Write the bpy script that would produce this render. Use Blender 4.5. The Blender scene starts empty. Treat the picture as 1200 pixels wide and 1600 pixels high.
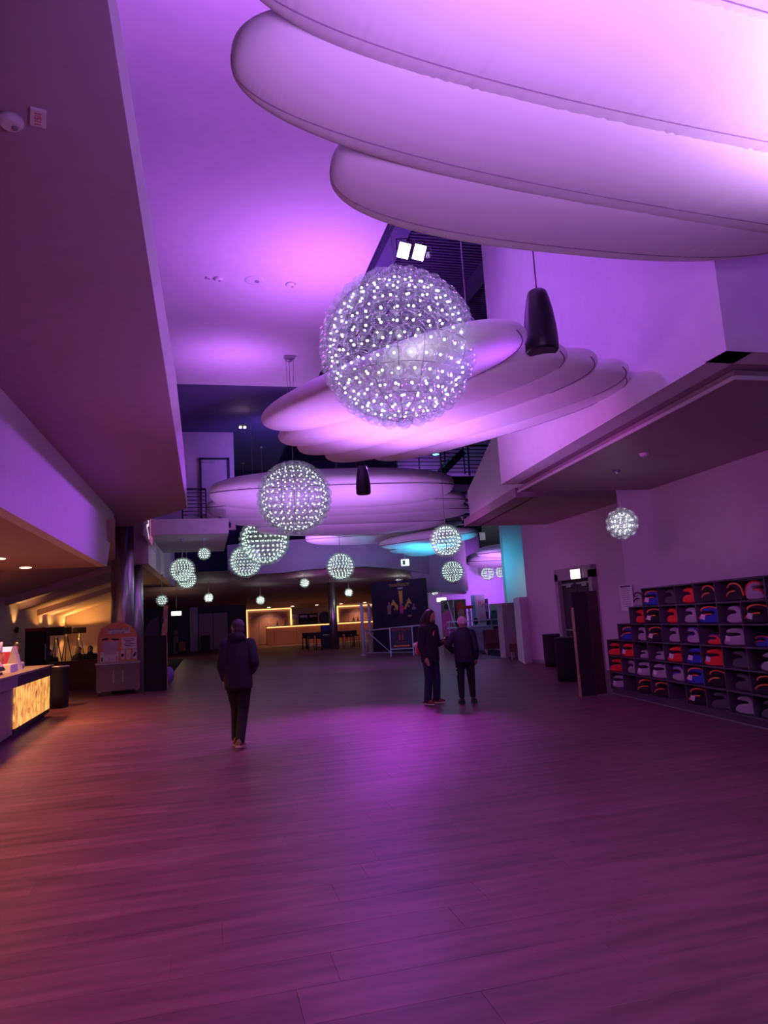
import bpy, bmesh, math, random
from math import sin, cos, pi, radians, sqrt, atan2
from mathutils import Vector, Matrix, noise as mnoise
import mathutils
random.seed(7)
SC = bpy.context.scene
COL = SC.collection
# ------------------------------------------------------------------ camera
FPX = 1109.0; TILT = radians(8.6); ROLL = radians(3.3); YAW = radians(14.6); EYE = 1.65
fw = Vector((sin(YAW)*cos(TILT), cos(YAW)*cos(TILT), sin(TILT)))
r0 = Vector((cos(YAW), -sin(YAW), 0)); u0 = r0.cross(fw)
rt = cos(ROLL)*r0 - sin(ROLL)*u0; upv = sin(ROLL)*r0 + cos(ROLL)*u0
CAMO = Vector((0, 0, EYE))
cd = bpy.data.cameras.new('camera'); cam = bpy.data.objects.new('camera', cd); COL.objects.link(cam)
cd.sensor_fit = 'AUTO'; cd.sensor_width = 36; cd.lens = FPX/1600*36; cd.clip_end = 300; cd.clip_start = .05
cam.matrix_world = Matrix(((rt.x, upv.x, -fw.x, 0), (rt.y, upv.y, -fw.y, 0), (rt.z, upv.z, -fw.z, EYE), (0, 0, 0, 1)))
SC.camera = cam
# ------------------------------------------------------------------ world, exposure
W = bpy.data.worlds.new('world'); SC.world = W; W.use_nodes = True
W.node_tree.nodes['Background'].inputs[0].default_value = (.42, .13, .40, 1)
W.node_tree.nodes['Background'].inputs[1].default_value = .018
vs = SC.view_settings
vs.view_transform = 'Standard'; vs.look = 'None'; vs.gamma = 1; vs.use_curve_mapping = False; vs.exposure = 0.0
SC.cycles.transparent_max_bounces = 24
SC.cycles.sample_clamp_indirect = 4.0
# ------------------------------------------------------------------ lights
def spot(loc, target, col, power, ang=90, blend=.6, size=.15):
    l = bpy.data.lights.new('spot_light', 'SPOT'); l.color = col; l.energy = power
    l.spot_size = radians(ang); l.spot_blend = blend; l.shadow_soft_size = size
    o = bpy.data.objects.new('spot_light', l); COL.objects.link(o); o.location = loc
    o.rotation_euler = (Vector(target)-Vector(loc)).to_track_quat('-Z', 'Y').to_euler()
    return o
def point(loc, col, power, size=.1):
    l = bpy.data.lights.new('point_light', 'POINT'); l.color = col; l.energy = power; l.shadow_soft_size = size
    o = bpy.data.objects.new('point_light', l); COL.objects.link(o); o.location = loc
    return o
VIO = (.44, .085, 1.0); PINK = (.60, .22, 1.0); BLU = (.30, .16, 1.0); WARM = (1.0, .40, .13); CYAN = (.04, .62, 1.0); MAG = (.80, .08, .85)
CEIL = (.56, .155, 1.0)
LIGHTS = [  # mostly unseen spots without fixtures, added to lift and tint surfaces
 # (loc, target, colour, watts, cone, blend, size)
 ((4.9, 2.2, 3.2), (4.3, 2.0, 4.5), (.72, .40, 1.0), 2300, 112, .9, .3),       # unseen spots added under the near cloud
 ((1.2, 1.3, 2.8), (1.7, 3.2, 4.5), (.60, .25, 1.0), 270, 120, .9, .3),
 ((2.7, 10.4, 2.5), (2.8, 10.0, 4.9), PINK, 560, 140, .9, .3),        # unseen spot added in mid-air under the second cloud
 ((2.5, 13.2, 6.5), (2.0, 13.4, 8.8), CEIL, 480, 168, .9, .4),       # unseen spots added to wash the high ceiling
 ((1.0, 18.2, 7.0), (0.8, 19, 8.8), CEIL, 190, 168, .9, .4),
 ((1.0, 5.0, 6.6), (0.6, 5.0, 8.8), CEIL, 680, 168, .9, .4),
 ((.3, 9.6, 7.4), (5.0, 8.0, 5.8), VIO, 480, 110, .9, .3),          # wash on the right gallery wall
 ((4.6, 20.0, 2.5), (4.7, 23.3, 5.9), PINK, 760, 120, .9, .3),      # third cloud
 ((1.2, 20.8, 3.2), (1.5, 23.4, 5.9), PINK, 260, 120, .9, .3),
 ((4.2, 30.2, 4.3), (5.8, 32, 5.5), PINK, 210, 105, .9, .3),
 ((10.0, 24.0, 3.7), (9.1, 27.6, 4.75), CYAN, 330, 50, .9, .3),
 ((6.4, 2.6, 5.3), (6.2, 5, 5.0), VIO, 60, 120, .9, .2),           # gallery return
 ((7.0, 37.0, 2.6), (6.5, 46, 4.2), MAG, 130, 130, .9, .3),         # far ceiling
 ((8.8, 26.6, 3.3), (8.9, 27.9, 4.7), CYAN, 330, 115, .9, .3),
 ((15.8, 35.8, 2.8), (16.4, 38.6, 4.9), PINK, 700, 100, .9, .3),
 ((4.1, 16.7, 5.5), (2.5, 11.4, 0), (.58, .06, .92), 2700, 40, 1.0, .25),    # unseen spots added for the floor, away from the flood heads
 ((0.5, 7.6, 5.6), (-.3, 4.4, 0), (.62, .04, .74), 210, 84, 1.0, .3),
 ((4.4, 17.1, 5.7), (-2.3, 11.5, 4.0), VIO, 1300, 85, .9, .15),          # left slab edge and fascia
 ((3.4, 5.7, 3.7), (-2.3, 9.0, 3.9), VIO, 210, 80, .9, .2),
 ((3.9, 6.5, 7.0), (-.4, 6.5, 4.9), VIO, 150, 130, .9, .2),
 ((1.6, 6.0, 3.3), (8.0, 11.6, 2.7), MAG, 260, 62, .9, .3),           # low right wall and shelf
 ((5.0, 17.5, 3.6), (10.3, 18.5, 2.4), MAG, 130, 90, .9, .3),
 ((3.0, 23.0, 7.6), (3.0, 40, 7.2), BLU, 520, 130, .9, .3),           # void
 ((5.2, 9.5, 8.0), (5.4, 13, 9.4), BLU, 130, 140, .9, .3),
 ((2.2, 31.0, 4.9), (6.0, 37, 5.0), VIO, 330, 130, .9, .3),           # far arch
 ((18.0, 40.4, 2.9), (18.2, 44, 3.2), VIO, 620, 125, .9, .3),
 ((11.2, 31.6, 8.5), (11.6, 34.5, 8.4), VIO, 420, 130, .9, .3),         # wall behind the stairs
 ((5.5, 24.0, 4.2), (6.5, 28.0, 0), (.42, .10, .85), 380, 125, 1.0, .3),
]
for a in LIGHTS: spot(*a)

# ------------------------------------------------------------------ pixel -> place helpers (image taken as 1200x1600)
def ray(x, y): return fw + rt*((x-600)/FPX) + upv*((800-y)/FPX)
def at(x, y, z=0.):
    d = ray(x, y); return CAMO + d*((z-EYE)/d.z)
def atD(x, y, D): return CAMO + ray(x, y)*D
def atX(x, y, X):
    d = ray(x, y); return CAMO + d*(X/d.x)
def atY(x, y, Y):
    d = ray(x, y); return CAMO + d*(Y/d.y)
# ------------------------------------------------------------------ materials
def mat(name, col, rough=.6, metal=0., var=.12, scale=6., bump=0., bscale=60., spec=.5, stretch=None, rnd=0., sheen=0., world=False):
    m = bpy.data.materials.new(name); m.use_nodes = True; nt = m.node_tree; N = nt.nodes; L = nt.links
    b = N['Principled BSDF']; b.inputs['Roughness'].default_value = rough; b.inputs['Metallic'].default_value = metal
    b.inputs['Specular IOR Level'].default_value = spec
    if sheen: b.inputs['Sheen Weight'].default_value = sheen
    tc = N.new('ShaderNodeTexCoord'); mp = N.new('ShaderNodeMapping'); L.new((N.new('ShaderNodeNewGeometry').outputs['Position'] if world else tc.outputs['Object']), mp.inputs[0])
    if stretch: mp.inputs['Scale'].default_value = stretch
    n = N.new('ShaderNodeTexNoise'); n.inputs['Scale'].default_value = scale; n.inputs['Detail'].default_value = 5
    L.new(mp.outputs[0], n.inputs[0])
    r = N.new('ShaderNodeMapRange'); r.inputs[1].default_value = .25; r.inputs[2].default_value = .75
    r.inputs[3].default_value = 1-var; r.inputs[4].default_value = 1+var; L.new(n.outputs[0], r.inputs[0])
    h = N.new('ShaderNodeHueSaturation'); h.inputs['Color'].default_value = (*col, 1)
    if rnd:
        g = N.new('ShaderNodeNewGeometry'); oi = N.new('ShaderNodeObjectInfo'); ad = N.new('ShaderNodeMath'); ad.operation = 'ADD'
        L.new(g.outputs['Random Per Island'], ad.inputs[0]); L.new(oi.outputs['Random'], ad.inputs[1])
        fr = N.new('ShaderNodeMath'); fr.operation = 'FRACT'; L.new(ad.outputs[0], fr.inputs[0])
        r2 = N.new('ShaderNodeMapRange'); r2.inputs[3].default_value = 1-rnd; r2.inputs[4].default_value = 1+rnd
        L.new(fr.outputs[0], r2.inputs[0]); mu = N.new('ShaderNodeMath'); mu.operation = 'MULTIPLY'
        L.new(r.outputs[0], mu.inputs[0]); L.new(r2.outputs[0], mu.inputs[1]); L.new(mu.outputs[0], h.inputs['Value'])
    else: L.new(r.outputs[0], h.inputs['Value'])
    L.new(h.outputs[0], b.inputs['Base Color'])
    if bump:
        n2 = N.new('ShaderNodeTexNoise'); n2.inputs['Scale'].default_value = bscale; L.new(mp.outputs[0], n2.inputs[0])
        bp = N.new('ShaderNodeBump'); bp.inputs['Strength'].default_value = bump; bp.inputs['Distance'].default_value = .01
        L.new(n2.outputs[0], bp.inputs['Height']); L.new(bp.outputs[0], b.inputs['Normal'])
    return m
def emit(name, col, s, mesh_light=True):
    m = bpy.data.materials.new(name); m.use_nodes = True; nt = m.node_tree; nt.nodes.clear()
    e = nt.nodes.new('ShaderNodeEmission'); e.inputs[0].default_value = (*col, 1); e.inputs[1].default_value = s
    o = nt.nodes.new('ShaderNodeOutputMaterial'); nt.links.new(e.outputs[0], o.inputs[0])
    if not mesh_light: m.cycles.emission_sampling = 'NONE'
    return m
M = {}
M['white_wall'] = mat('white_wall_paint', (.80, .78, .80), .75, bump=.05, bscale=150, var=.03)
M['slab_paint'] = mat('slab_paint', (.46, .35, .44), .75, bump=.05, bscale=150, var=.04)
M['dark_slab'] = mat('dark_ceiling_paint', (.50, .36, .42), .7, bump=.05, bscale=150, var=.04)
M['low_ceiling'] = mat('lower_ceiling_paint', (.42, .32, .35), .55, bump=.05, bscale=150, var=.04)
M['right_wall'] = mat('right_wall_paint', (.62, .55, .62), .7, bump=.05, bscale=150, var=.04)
M['void'] = mat('dark_blue_paint', (.10, .085, .20), .8, var=.1)
M['grey_paint'] = mat('grey_paint', (.33, .32, .33), .7, var=.06)
M['darkgrey'] = mat('dark_grey_paint', (.08, .075, .09), .7, var=.08)
M['plank'] = mat('vinyl_plank', (.175, .063, .092), .44, var=.45, scale=1.6, stretch=(.8, 6, 1), rnd=.14, bump=.05, bscale=12, spec=.34, world=True)
M['fabric'] = mat('cloud_fabric', (.86, .84, .86), .85, var=.02, bump=.10, bscale=7, stretch=(1, 1, 1), sheen=.2)
M['seam'] = mat('seam_thread', (.30, .22, .30), .9)
M['black'] = mat('black_plastic', (.012, .012, .016), .45)
M['blackmat'] = mat('black_matt', (.010, .009, .012), .8)
M['charcoal'] = mat('charcoal', (.035, .033, .04), .6)
M['shelf'] = mat('dark_shelf_board', (.075, .06, .09), .6, stretch=(1, 1, 8))
M['metal'] = mat('brushed_metal', (.55, .54, .55), .32, 1.0, stretch=(1, 1, .05), scale=30)
M['steel'] = mat('grey_steel', (.42, .43, .46), .4, .8)
M['wire'] = mat('wire', (.30, .28, .30), .4, .8)
M['cable'] = mat('steel_cable', (.35, .33, .38), .5, .5)
M['railing'] = mat('dark_railing_steel', (.022, .02, .035), .5, .3)
M['white'] = mat('white_plastic', (.78, .76, .76), .5, var=.03)
M['paper'] = mat('white_paper', (.80, .78, .78), .8, var=.03)
M['wood'] = mat('brown_wood', (.20, .095, .05), .5, stretch=(1, 1, 14), var=.35, scale=4)
M['oak'] = mat('orange_wood', (.45, .22, .09), .5, stretch=(1, 14, 1), var=.25, scale=4)
M['barwood'] = mat('bar_panel_wood', (.42, .22, .17), .5, stretch=(8, 8, 1), var=.15, scale=3)
M['orangecard'] = mat('orange_cardboard', (.78, .33, .14), .7, var=.06)
M['cartmetal'] = mat('cart_panel', (.20, .15, .16), .45, .2)
M['red'] = mat('red_fabric', (.85, .035, .03), .9, bump=.2, bscale=90, var=.08)
M['orange'] = mat('orange_fabric', (.9, .20, .06), .9, bump=.2, bscale=90)
M['blue'] = mat('blue_fabric', (.03, .06, .42), .9, bump=.2, bscale=90)
M['grey'] = mat('grey_fabric', (.42, .38, .44), .95, bump=.3, bscale=120)
M['dkgrey'] = mat('slate_fabric', (.085, .085, .10), .95, bump=.3, bscale=120)
M['blk'] = mat('black_fabric', (.014, .013, .016), .9, bump=.2, bscale=90)
M['skin'] = mat('skin', (.52, .26, .18), .55, var=.06)
M['navy'] = mat('navy_jacket', (.010, .010, .026), .7, bump=.5, bscale=22, var=.15)
M['jeans'] = mat('dark_jeans', (.018, .022, .05), .85, bump=.4, bscale=30, var=.2)
M['blacktrousers'] = mat('black_trousers', (.009, .009, .013), .85, bump=.4, bscale=30)
M['hairdark'] = mat('dark_brown_hair', (.022, .013, .011), .55, stretch=(20, 20, 2), var=.4)
M['hairgrey'] = mat('grey_brown_hair', (.07, .055, .06), .6, stretch=(20, 20, 2), var=.4)
M['pinkknit'] = mat('pink_knit', (.80, .55, .62), .95, bump=.5, bscale=70)
M['pinkbag'] = mat('pink_leather', (.70, .17, .20), .5, bump=.2, bscale=40)
M['green'] = mat('pale_green', (.62, .78, .40), .6)
M['darkred'] = mat('dark_red_suede', (.20, .02, .025), .8)
M['brownshoe'] = mat('brown_shoe', (.22, .12, .05), .6)
M['sole'] = mat('shoe_sole', (.72, .60, .45), .6)
M['sofa'] = mat('oxblood_leather', (.13, .025, .035), .4, bump=.2, bscale=30)
M['rug'] = mat('dark_blue_rug', (.018, .016, .035), .95, bump=.4, bscale=60)
M['cyanpaint'] = mat('white_pole_paint', (.62, .68, .74), .4, var=.03)
M['navyboard'] = mat('navy_board', (.022, .022, .045), .6)
M['yellow'] = mat('yellow_print', (.75, .52, .08), .6)
M['redprint'] = mat('red_print', (.75, .06, .05), .6)
M['greenprint'] = mat('olive_print', (.20, .22, .10), .7, var=.5, scale=9)
M['pinkprint'] = mat('magenta_print', (.70, .08, .30), .7, var=.2)
M['tanprint'] = mat('tan_print', (.45, .28, .18), .7, var=.3, scale=9)
M['tealprint'] = mat('teal_print', (.22, .62, .66), .6, var=.2)
M['greyprint'] = mat('grey_print', (.30, .30, .36), .7, var=.3, scale=12)
M['ink'] = mat('dark_ink', (.03, .022, .04), .6)
M['purpleball'] = mat('purple_rubber', (.28, .20, .65), .5)
M['bark'] = mat('brown_bar_front', (.36, .14, .11), .6, var=.3, scale=14)
M['tan_wall'] = mat('tan_wall_paint', (.52, .42, .36), .8, var=.03)
M['led_lamp'] = emit('led_bead', (.96, 1.0, .97), 5.0, False)
M['led_green'] = emit('led_bead_cool', (.80, 1.0, .86), 2.6, False)
M['flood'] = emit('flood_head', (.88, .82, 1.0), 14.0, False)
M['signlight'] = emit('sign_light', (1.0, .90, .74), 3.2)
M['exitlight'] = emit('exit_light', (.80, 1.0, .90), 1.6, False)
M['downlight'] = emit('downlight', (1.0, .72, .40), 9.0, False)
M['barled'] = emit('bar_led_strip', (1.0, .46, .15), 2.3)
M['redscreen'] = emit('red_screen', (.75, .04, .05), .9, False)
M['whitescreen'] = emit('white_screen', (1.0, .80, .86), 1.0, False)
M['cyanlight'] = emit('cyan_light', (.2, 1.0, .95), 3.0, False)
M['poster_pink'] = emit('poster_pink_light', (.75, .16, .42), .5, False)
M['poster_white'] = emit('poster_white_light', (.95, .80, .92), .9, False)
def glass_mat(edge=.42, nm='bubble_glass'):
    m = bpy.data.materials.new(nm); m.use_nodes = True; nt = m.node_tree; N = nt.nodes; L = nt.links; N.clear()
    o = N.new('ShaderNodeOutputMaterial'); mx = N.new('ShaderNodeMixShader'); t = N.new('ShaderNodeBsdfTransparent')
    t.inputs[0].default_value = (.93, .95, .96, 1); g = N.new('ShaderNodeBsdfGlossy'); g.inputs['Roughness'].default_value = .04
    g.inputs[0].default_value = (.95, .97, .97, 1)
    lw = N.new('ShaderNodeLayerWeight'); lw.inputs[0].default_value = .22
    r = N.new('ShaderNodeMapRange'); r.inputs[3].default_value = .03; r.inputs[4].default_value = edge
    L.new(lw.outputs['Facing'], r.inputs[0]); L.new(r.outputs[0], mx.inputs[0])
    L.new(t.outputs[0], mx.inputs[1]); L.new(g.outputs[0], mx.inputs[2]); df = N.new('ShaderNodeBsdfTranslucent'); df.inputs[0].default_value = (.9, .92, .95, 1); m2 = N.new('ShaderNodeMixShader'); m2.inputs[0].default_value = .05
    L.new(mx.outputs[0], m2.inputs[1]); L.new(df.outputs[0], m2.inputs[2]); L.new(m2.outputs[0], o.inputs[0])
    return m
M['glass'] = glass_mat(); M['glass_small'] = glass_mat(.17, 'small_bubble_glass')
def onyx_mat():
    m = bpy.data.materials.new('backlit_onyx'); m.use_nodes = True; nt = m.node_tree; N = nt.nodes; L = nt.links
    b = N['Principled BSDF']; b.inputs['Roughness'].default_value = .3
    tc = N.new('ShaderNodeTexCoord'); mp = N.new('ShaderNodeMapping'); mp.inputs['Scale'].default_value = (1.5, 1.5, .7)
    n = N.new('ShaderNodeTexNoise'); n.inputs['Scale'].default_value = 5.5; n.inputs['Detail'].default_value = 9; n.inputs['Roughness'].default_value = .72
    n.inputs['Distortion'].default_value = .8
    c = N.new('ShaderNodeValToRGB'); e = c.color_ramp.elements
    e[0].position = .34; e[0].color = (.12, .035, .05, 1); e[1].position = .78; e[1].color = (1, .86, .50, 1)
    x = c.color_ramp.elements.new(.46); x.color = (.62, .22, .05, 1); x = c.color_ramp.elements.new(.57); x.color = (.95, .52, .10, 1)
    L.new(tc.outputs['Object'], mp.inputs[0]); L.new(mp.outputs[0], n.inputs[0]); L.new(n.outputs[0], c.inputs[0])
    L.new(c.outputs[0], b.inputs['Emission Color']); b.inputs['Emission Strength'].default_value = 1.15; L.new(c.outputs[0], b.inputs['Base Color'])
    return m
M['onyx'] = onyx_mat()
# ------------------------------------------------------------------ mesh builder
class MB:
    def __init__(s): s.bm = bmesh.new(); s.mi = 0
    def _f(s, vs, sm=False):
        try: f = s.bm.faces.new(vs); f.material_index = s.mi; f.smooth = sm
        except ValueError: pass
    def box(s, c, d, rot=None, sm=False):
        x, y, z = [k/2 for k in d]; c = Vector(c)
        P = [Vector(p) for p in ((-x,-y,-z),(x,-y,-z),(x,y,-z),(-x,y,-z),(-x,-y,z),(x,-y,z),(x,y,z),(-x,y,z))]
        if rot is not None: P = [rot @ p for p in P]
        v = [s.bm.verts.new(c+p) for p in P]
        for q in ((0,3,2,1),(4,5,6,7),(0,1,5,4),(1,2,6,5),(2,3,7,6),(3,0,4,7)): s._f([v[i] for i in q], sm)
        return s
    def bar(s, a, b, w, h=None, upd=(0, 0, 1)):
        a = Vector(a); b = Vector(b); d = b-a; h = h or w
        q = d.normalized(); u = Vector(upd); r = q.cross(u)
        if r.length < 1e-4: r = q.cross(Vector((1, 0, 0)))
        r.normalize(); u = r.cross(q)
        R = Matrix((r, q, u)).transposed()
        return s.box((a+b)/2, (w, d.length, h), R)
    def prism(s, pts, ext):
        ext = Vector(ext); a = [s.bm.verts.new(Vector(p)) for p in pts]; b = [s.bm.verts.new(Vector(p)+ext) for p in pts]; n = len(a)
        s._f(a[::-1]); s._f(b)
        for i in range(n): s._f([a[i], a[(i+1) % n], b[(i+1) % n], b[i]])
        return s
    def rings(s, R, cap=True, sm=True, closed=True):
        V = [[s.bm.verts.new(p) for p in r] for r in R]; n = len(V[0])
        for i in range(len(V)-1):
            for j in range(n if closed else n-1): s._f([V[i][j], V[i][(j+1) % n], V[i+1][(j+1) % n], V[i+1][j]], sm)
        if cap: s._f(V[0][::-1], False); s._f(V[-1], False)
        return s
    def tube(s, pts, r, n=8, cap=True, closed=False):
        pts = [Vector(p) for p in pts]; R = []; m = len(pts); u = None
        for i, p in enumerate(pts):
            if closed: t = pts[(i+1) % m]-pts[i-1]
            else: t = pts[min(i+1, m-1)]-pts[max(i-1, 0)]
            t.normalize()
            if u is None: u = t.orthogonal().normalized()
            u = (u - t*u.dot(t)).normalized(); w = t.cross(u); rr = r[i] if isinstance(r, (list, tuple)) else r
            R.append([p+(u*cos(2*pi*k/n)+w*sin(2*pi*k/n))*rr for k in range(n)])
        if closed: R.append(R[0]); cap = False
        return s.rings(R, cap)
    def lathe(s, prof, n=20, c=(0, 0, 0), cap=True):
        c = Vector(c)
        return s.rings([[c+Vector((r*cos(2*pi*k/n), r*sin(2*pi*k/n), z)) for k in range(n)] for r, z in prof], cap)
    def ell(s, c, r, nu=16, nv=10, rot=None):
        c = Vector(c); R = []
        for i in range(nv+1):
            a = -pi/2+pi*i/nv; a = max(-pi/2+.02, min(pi/2-.02, a)); ring = []
            for k in range(nu):
                p = Vector((r[0]*cos(a)*cos(2*pi*k/nu), r[1]*cos(a)*sin(2*pi*k/nu), r[2]*sin(a)))
                if rot is not None: p = rot @ p
                ring.append(c+p)
            R.append(ring)
        return s.rings(R)
    def chain(s, pts, rad, n=12):
        pts = [Vector(p) for p in pts]
        for i in range(len(pts)-1):
            s.tube([pts[i], pts[i+1]], [rad[i], rad[i+1]], n)
        for p, r in zip(pts, rad): s.ell(p, (r, r, r), n, 8)
        return s
    def oval(s, secs, n=20):      # secs: (centre, rx, ry) horizontal ovals
        return s.rings([[Vector(c)+Vector((rx*cos(2*pi*k/n), ry*sin(2*pi*k/n), 0)) for k in range(n)] for c, rx, ry in secs])
    def poly(s, pts): s._f([s.bm.verts.new(Vector(p)) for p in pts]); return s
    def mesh(s, name, mats):
        me = bpy.data.meshes.new(name); bmesh.ops.recalc_face_normals(s.bm, faces=s.bm.faces); s.bm.to_mesh(me); s.bm.free()
        for m in (mats if isinstance(mats, (list, tuple)) else [mats]): me.materials.append(m)
        return me
    def build(s, name, mats, parent=None, bevel=0.):
        if bevel: bmesh.ops.bevel(s.bm, geom=[e for e in s.bm.edges if e.calc_face_angle(0) > .6], offset=bevel, segments=2, affect='EDGES', profile=.5)
        return link(name, s.mesh(name, mats), parent)
def link(name, me, parent=None):
    o = bpy.data.objects.new(name, me); COL.objects.link(o)
    if parent: o.parent = parent
    return o
def tag(o, label=None, cat=None, group=None, kind=None):
    if label: o['label'] = label
    if cat: o['category'] = cat
    if group: o['group'] = group
    if kind: o['kind'] = kind
    return o
GROUPS = {'globe_lamp': 'globe lamps of glass bubbles', 'fabric_cloud': 'inflated fabric clouds under the ceiling', 'downlight': 'recessed downlights', 'wall_sconce': 'small wall lights',
 'floodlight': 'floodlights above the largest globe', 'tripod_floor_lamp': 'tripod lamps in the lounge', 'bar_fridge': 'fridges behind the bar', 'bar_bottle': 'bottles on the far bar', 'standing_poster': 'posters beyond the railing',
 'waste_bin': 'black waste bins', 'pendant_speaker': 'bullet shaped pendant speakers', 'smoke_detector': 'round detectors on the ceilings', 'high_table': 'high bar tables', 'exit_sign': 'lit exit signs', 'white_pole': 'pale poles by the barrier',
 'cupboard_wall': 'panelled cupboard walls of the bar', 'stair_flight': 'stair flights in the void', 'railing': 'gallery railings', 'person': 'people in the foyer', 'column': 'round metal columns'}
def thing(name, label, cat, loc=(0, 0, 0), rz=0., group=None):
    group = group or GROUPS.get(name)
    o = bpy.data.objects.new(name, None); COL.objects.link(o); o.location = loc; o.rotation_euler = (0, 0, rz); o.empty_display_size = .1
    return tag(o, label, cat, group)
def dup(root, loc, rz=0., label=None):
    r = root.copy(); COL.objects.link(r); r.location = loc; r.rotation_euler = (0, 0, rz)
    if label: r['label'] = label
    for ch in list(root.children):
        c = ch.copy(); COL.objects.link(c); c.parent = r
        for g in ch.children: d = g.copy(); COL.objects.link(d); d.parent = c
    return r
def struct(name, mb, m, parent=None):
    o = mb.build(name, m, parent)
    if parent is None: o['kind'] = 'structure'
    return o
def solid(mb, name, m, parent, voxel=.012, it=4):      # union of everything in mb as ONE continuous surface
    me = mb.mesh('tmp', m); o = bpy.data.objects.new('tmp', me); COL.objects.link(o)
    a = o.modifiers.new('r', 'REMESH'); a.mode = 'VOXEL'; a.voxel_size = voxel; a.use_smooth_shade = True
    if it: b = o.modifiers.new('s', 'SMOOTH'); b.iterations = it; b.factor = .5
    dg = bpy.context.evaluated_depsgraph_get(); dg.update()
    me2 = bpy.data.meshes.new_from_object(o.evaluated_get(dg)); bpy.data.objects.remove(o)
    if not me2.materials: me2.materials.append(m)
    me2.name = name
    return link(name, me2, parent)
FONT_CACHE = {}
def text_part(name, s, size, m, parent, M4, ext=.002, align='CENTER', xs=1., width=None):
    cu = bpy.data.curves.new('t', 'FONT'); cu.body = s; cu.size = size; cu.extrude = ext; cu.align_x = align; cu.align_y = 'CENTER'; cu.resolution_u = 2
    o = bpy.data.objects.new('t', cu); COL.objects.link(o); dg = bpy.context.evaluated_depsgraph_get(); dg.update()
    me = bpy.data.meshes.new_from_object(o.evaluated_get(dg)); bpy.data.objects.remove(o)
    if width:
        xs_ = [v.co.x for v in me.vertices]; k = width/(max(xs_)-min(xs_)); me.transform(Matrix.Scale(k, 4, (1, 0, 0)))
    me.transform(M4); me.materials.clear(); me.materials.append(m); me.name = name
    return link(name, me, parent)
def face_m(c, right, up):      # text lying in the plane spanned by right/up
    r = Vector(right).normalized(); u = Vector(up).normalized(); n = r.cross(u)
    return Matrix(((r.x, u.x, n.x, c[0]), (r.y, u.y, n.y, c[1]), (r.z, u.z, n.z, c[2]), (0, 0, 0, 1)))
FRONT = lambda c: face_m(c, (1, 0, 0), (0, 0, 1))      # faces -Y
# ================================================================== SETTING
# floor: base slab + planks laid along X
fb = MB().box((8, 32, -.05), (60, 90, .08)); floor = struct('floor', fb, M['darkgrey'])
PL, PW, GAP = 1.52, .31, .0007
pm = MB()
x, y = PL/2-GAP, PW/2-GAP
b4 = [(-x,-y),(x,-y),(x,y),(-x,y)]; i4 = [(p[0]*(1-.0012/x), p[1]*(1-.0012/y)) for p in b4]
pm.rings([[Vector((*p, -.008)) for p in b4], [Vector((*p, -.0007)) for p in b4], [Vector((*p, 0)) for p in i4]], True, False)
plank_me = pm.mesh('plank', M['plank'])
def vis(X, Y):
    d = Vector((X, Y, 0))-CAMO; w = d.dot(fw)
    if w < .3: return None
    return 600+FPX*d.dot(rt)/w, 800-FPX*d.dot(upv)/w, w
cells = []
for j in range(0, 330):
    Y = .3+j*PW; off = [0, .57, 1.14, .25, .83, 1.35, .4][(j*3) % 7]
    for i in range(-18, 27):
        X = i*PL+off
        p = vis(X, Y)
        if p is None:
            continue
        m_ = 1500/max(p[2], 1)
        if not (-m_ < p[0] < 1200+m_ and p[1] < 1600+500/p[2]): continue
        inside = -200 < p[0] < 1400 and 900 < p[1] < 1720
        cells.append((0 if inside else 1, p[2], X, Y))
cells.sort()
near = [c for c in cells[:300]]
rest = cells[300:]
for c in near:
    o = bpy.data.objects.new('plank', plank_me); COL.objects.link(o); o.parent = floor; o.location = (c[2], c[3], 0)
rm = MB()
for c in rest:
    if c[1] > 26: 
        continue
    rm.rings([[Vector((c[2]+p[0], c[3]+p[1], -.008)) for p in b4], [Vector((c[2]+p[0], c[3]+p[1], -.0005)) for p in b4]], True, False)
o = rm.build('planks', M['plank'], floor); o['kind'] = 'stuff'
fm = MB().box((8, 51.5, -.006), (60, 52.4, .01)); fo = fm.build('far_planks', M['plank'], floor); fo['kind'] = 'stuff'

# high ceiling, lit violet
hc = MB().prism([(-9, -5, 8.8), (3.4, -5, 8.8), (3.4, 20.75, 8.8), (-9, 20.75, 8.8)], (0, 0, .35)); struct('ceiling', hc, M['white_wall'])
# dark ceiling over the void + ribbed strip at the right of the high ceiling
vc = MB().prism([(3.4, -5, 9.5), (26, -5, 9.5), (26, 21.5, 9.5), (3.4, 21.5, 9.5)], (0, 0, .2)); struct('ceiling', vc, M['void'])
struct('ceiling', MB().prism([(-9, 20.8, 8.9), (3.4, 20.8, 8.9), (3.4, 33, 8.9), (-9, 33, 8.9)], (0, 0, .2)), M['void'])
struct('ceiling', MB().prism([(-9, 21.5, 12.6), (26, 21.5, 12.6), (26, 48, 12.6), (-9, 48, 12.6)], (0, 0, .2)), M['void'])
struct('wall_left', MB().box((3.3, 27, 10.8), (.16, 12, 3.6)), M['void']); struct('wall_front', MB().box((14, 21.4, 11.1), (22, .16, 3.2)), M['void'])
rb = MB()
for k in range(120):
    rb.box((6.6, 8.0+k*.112, 9.38), (5.6, .05, .09))
o = rb.build('ceiling_slats', M['void'], bpy.data.objects['ceiling.001']); o['kind'] = 'stuff'
bm_ = MB().bar((3.75, 5, 9.1), (3.75, 22, 9.1), .35, .5).bar((6.2, 5, 9.2), (6.2, 22, 9.2), .2, .3); struct('trim_1', bm_, M['void'])
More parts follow.
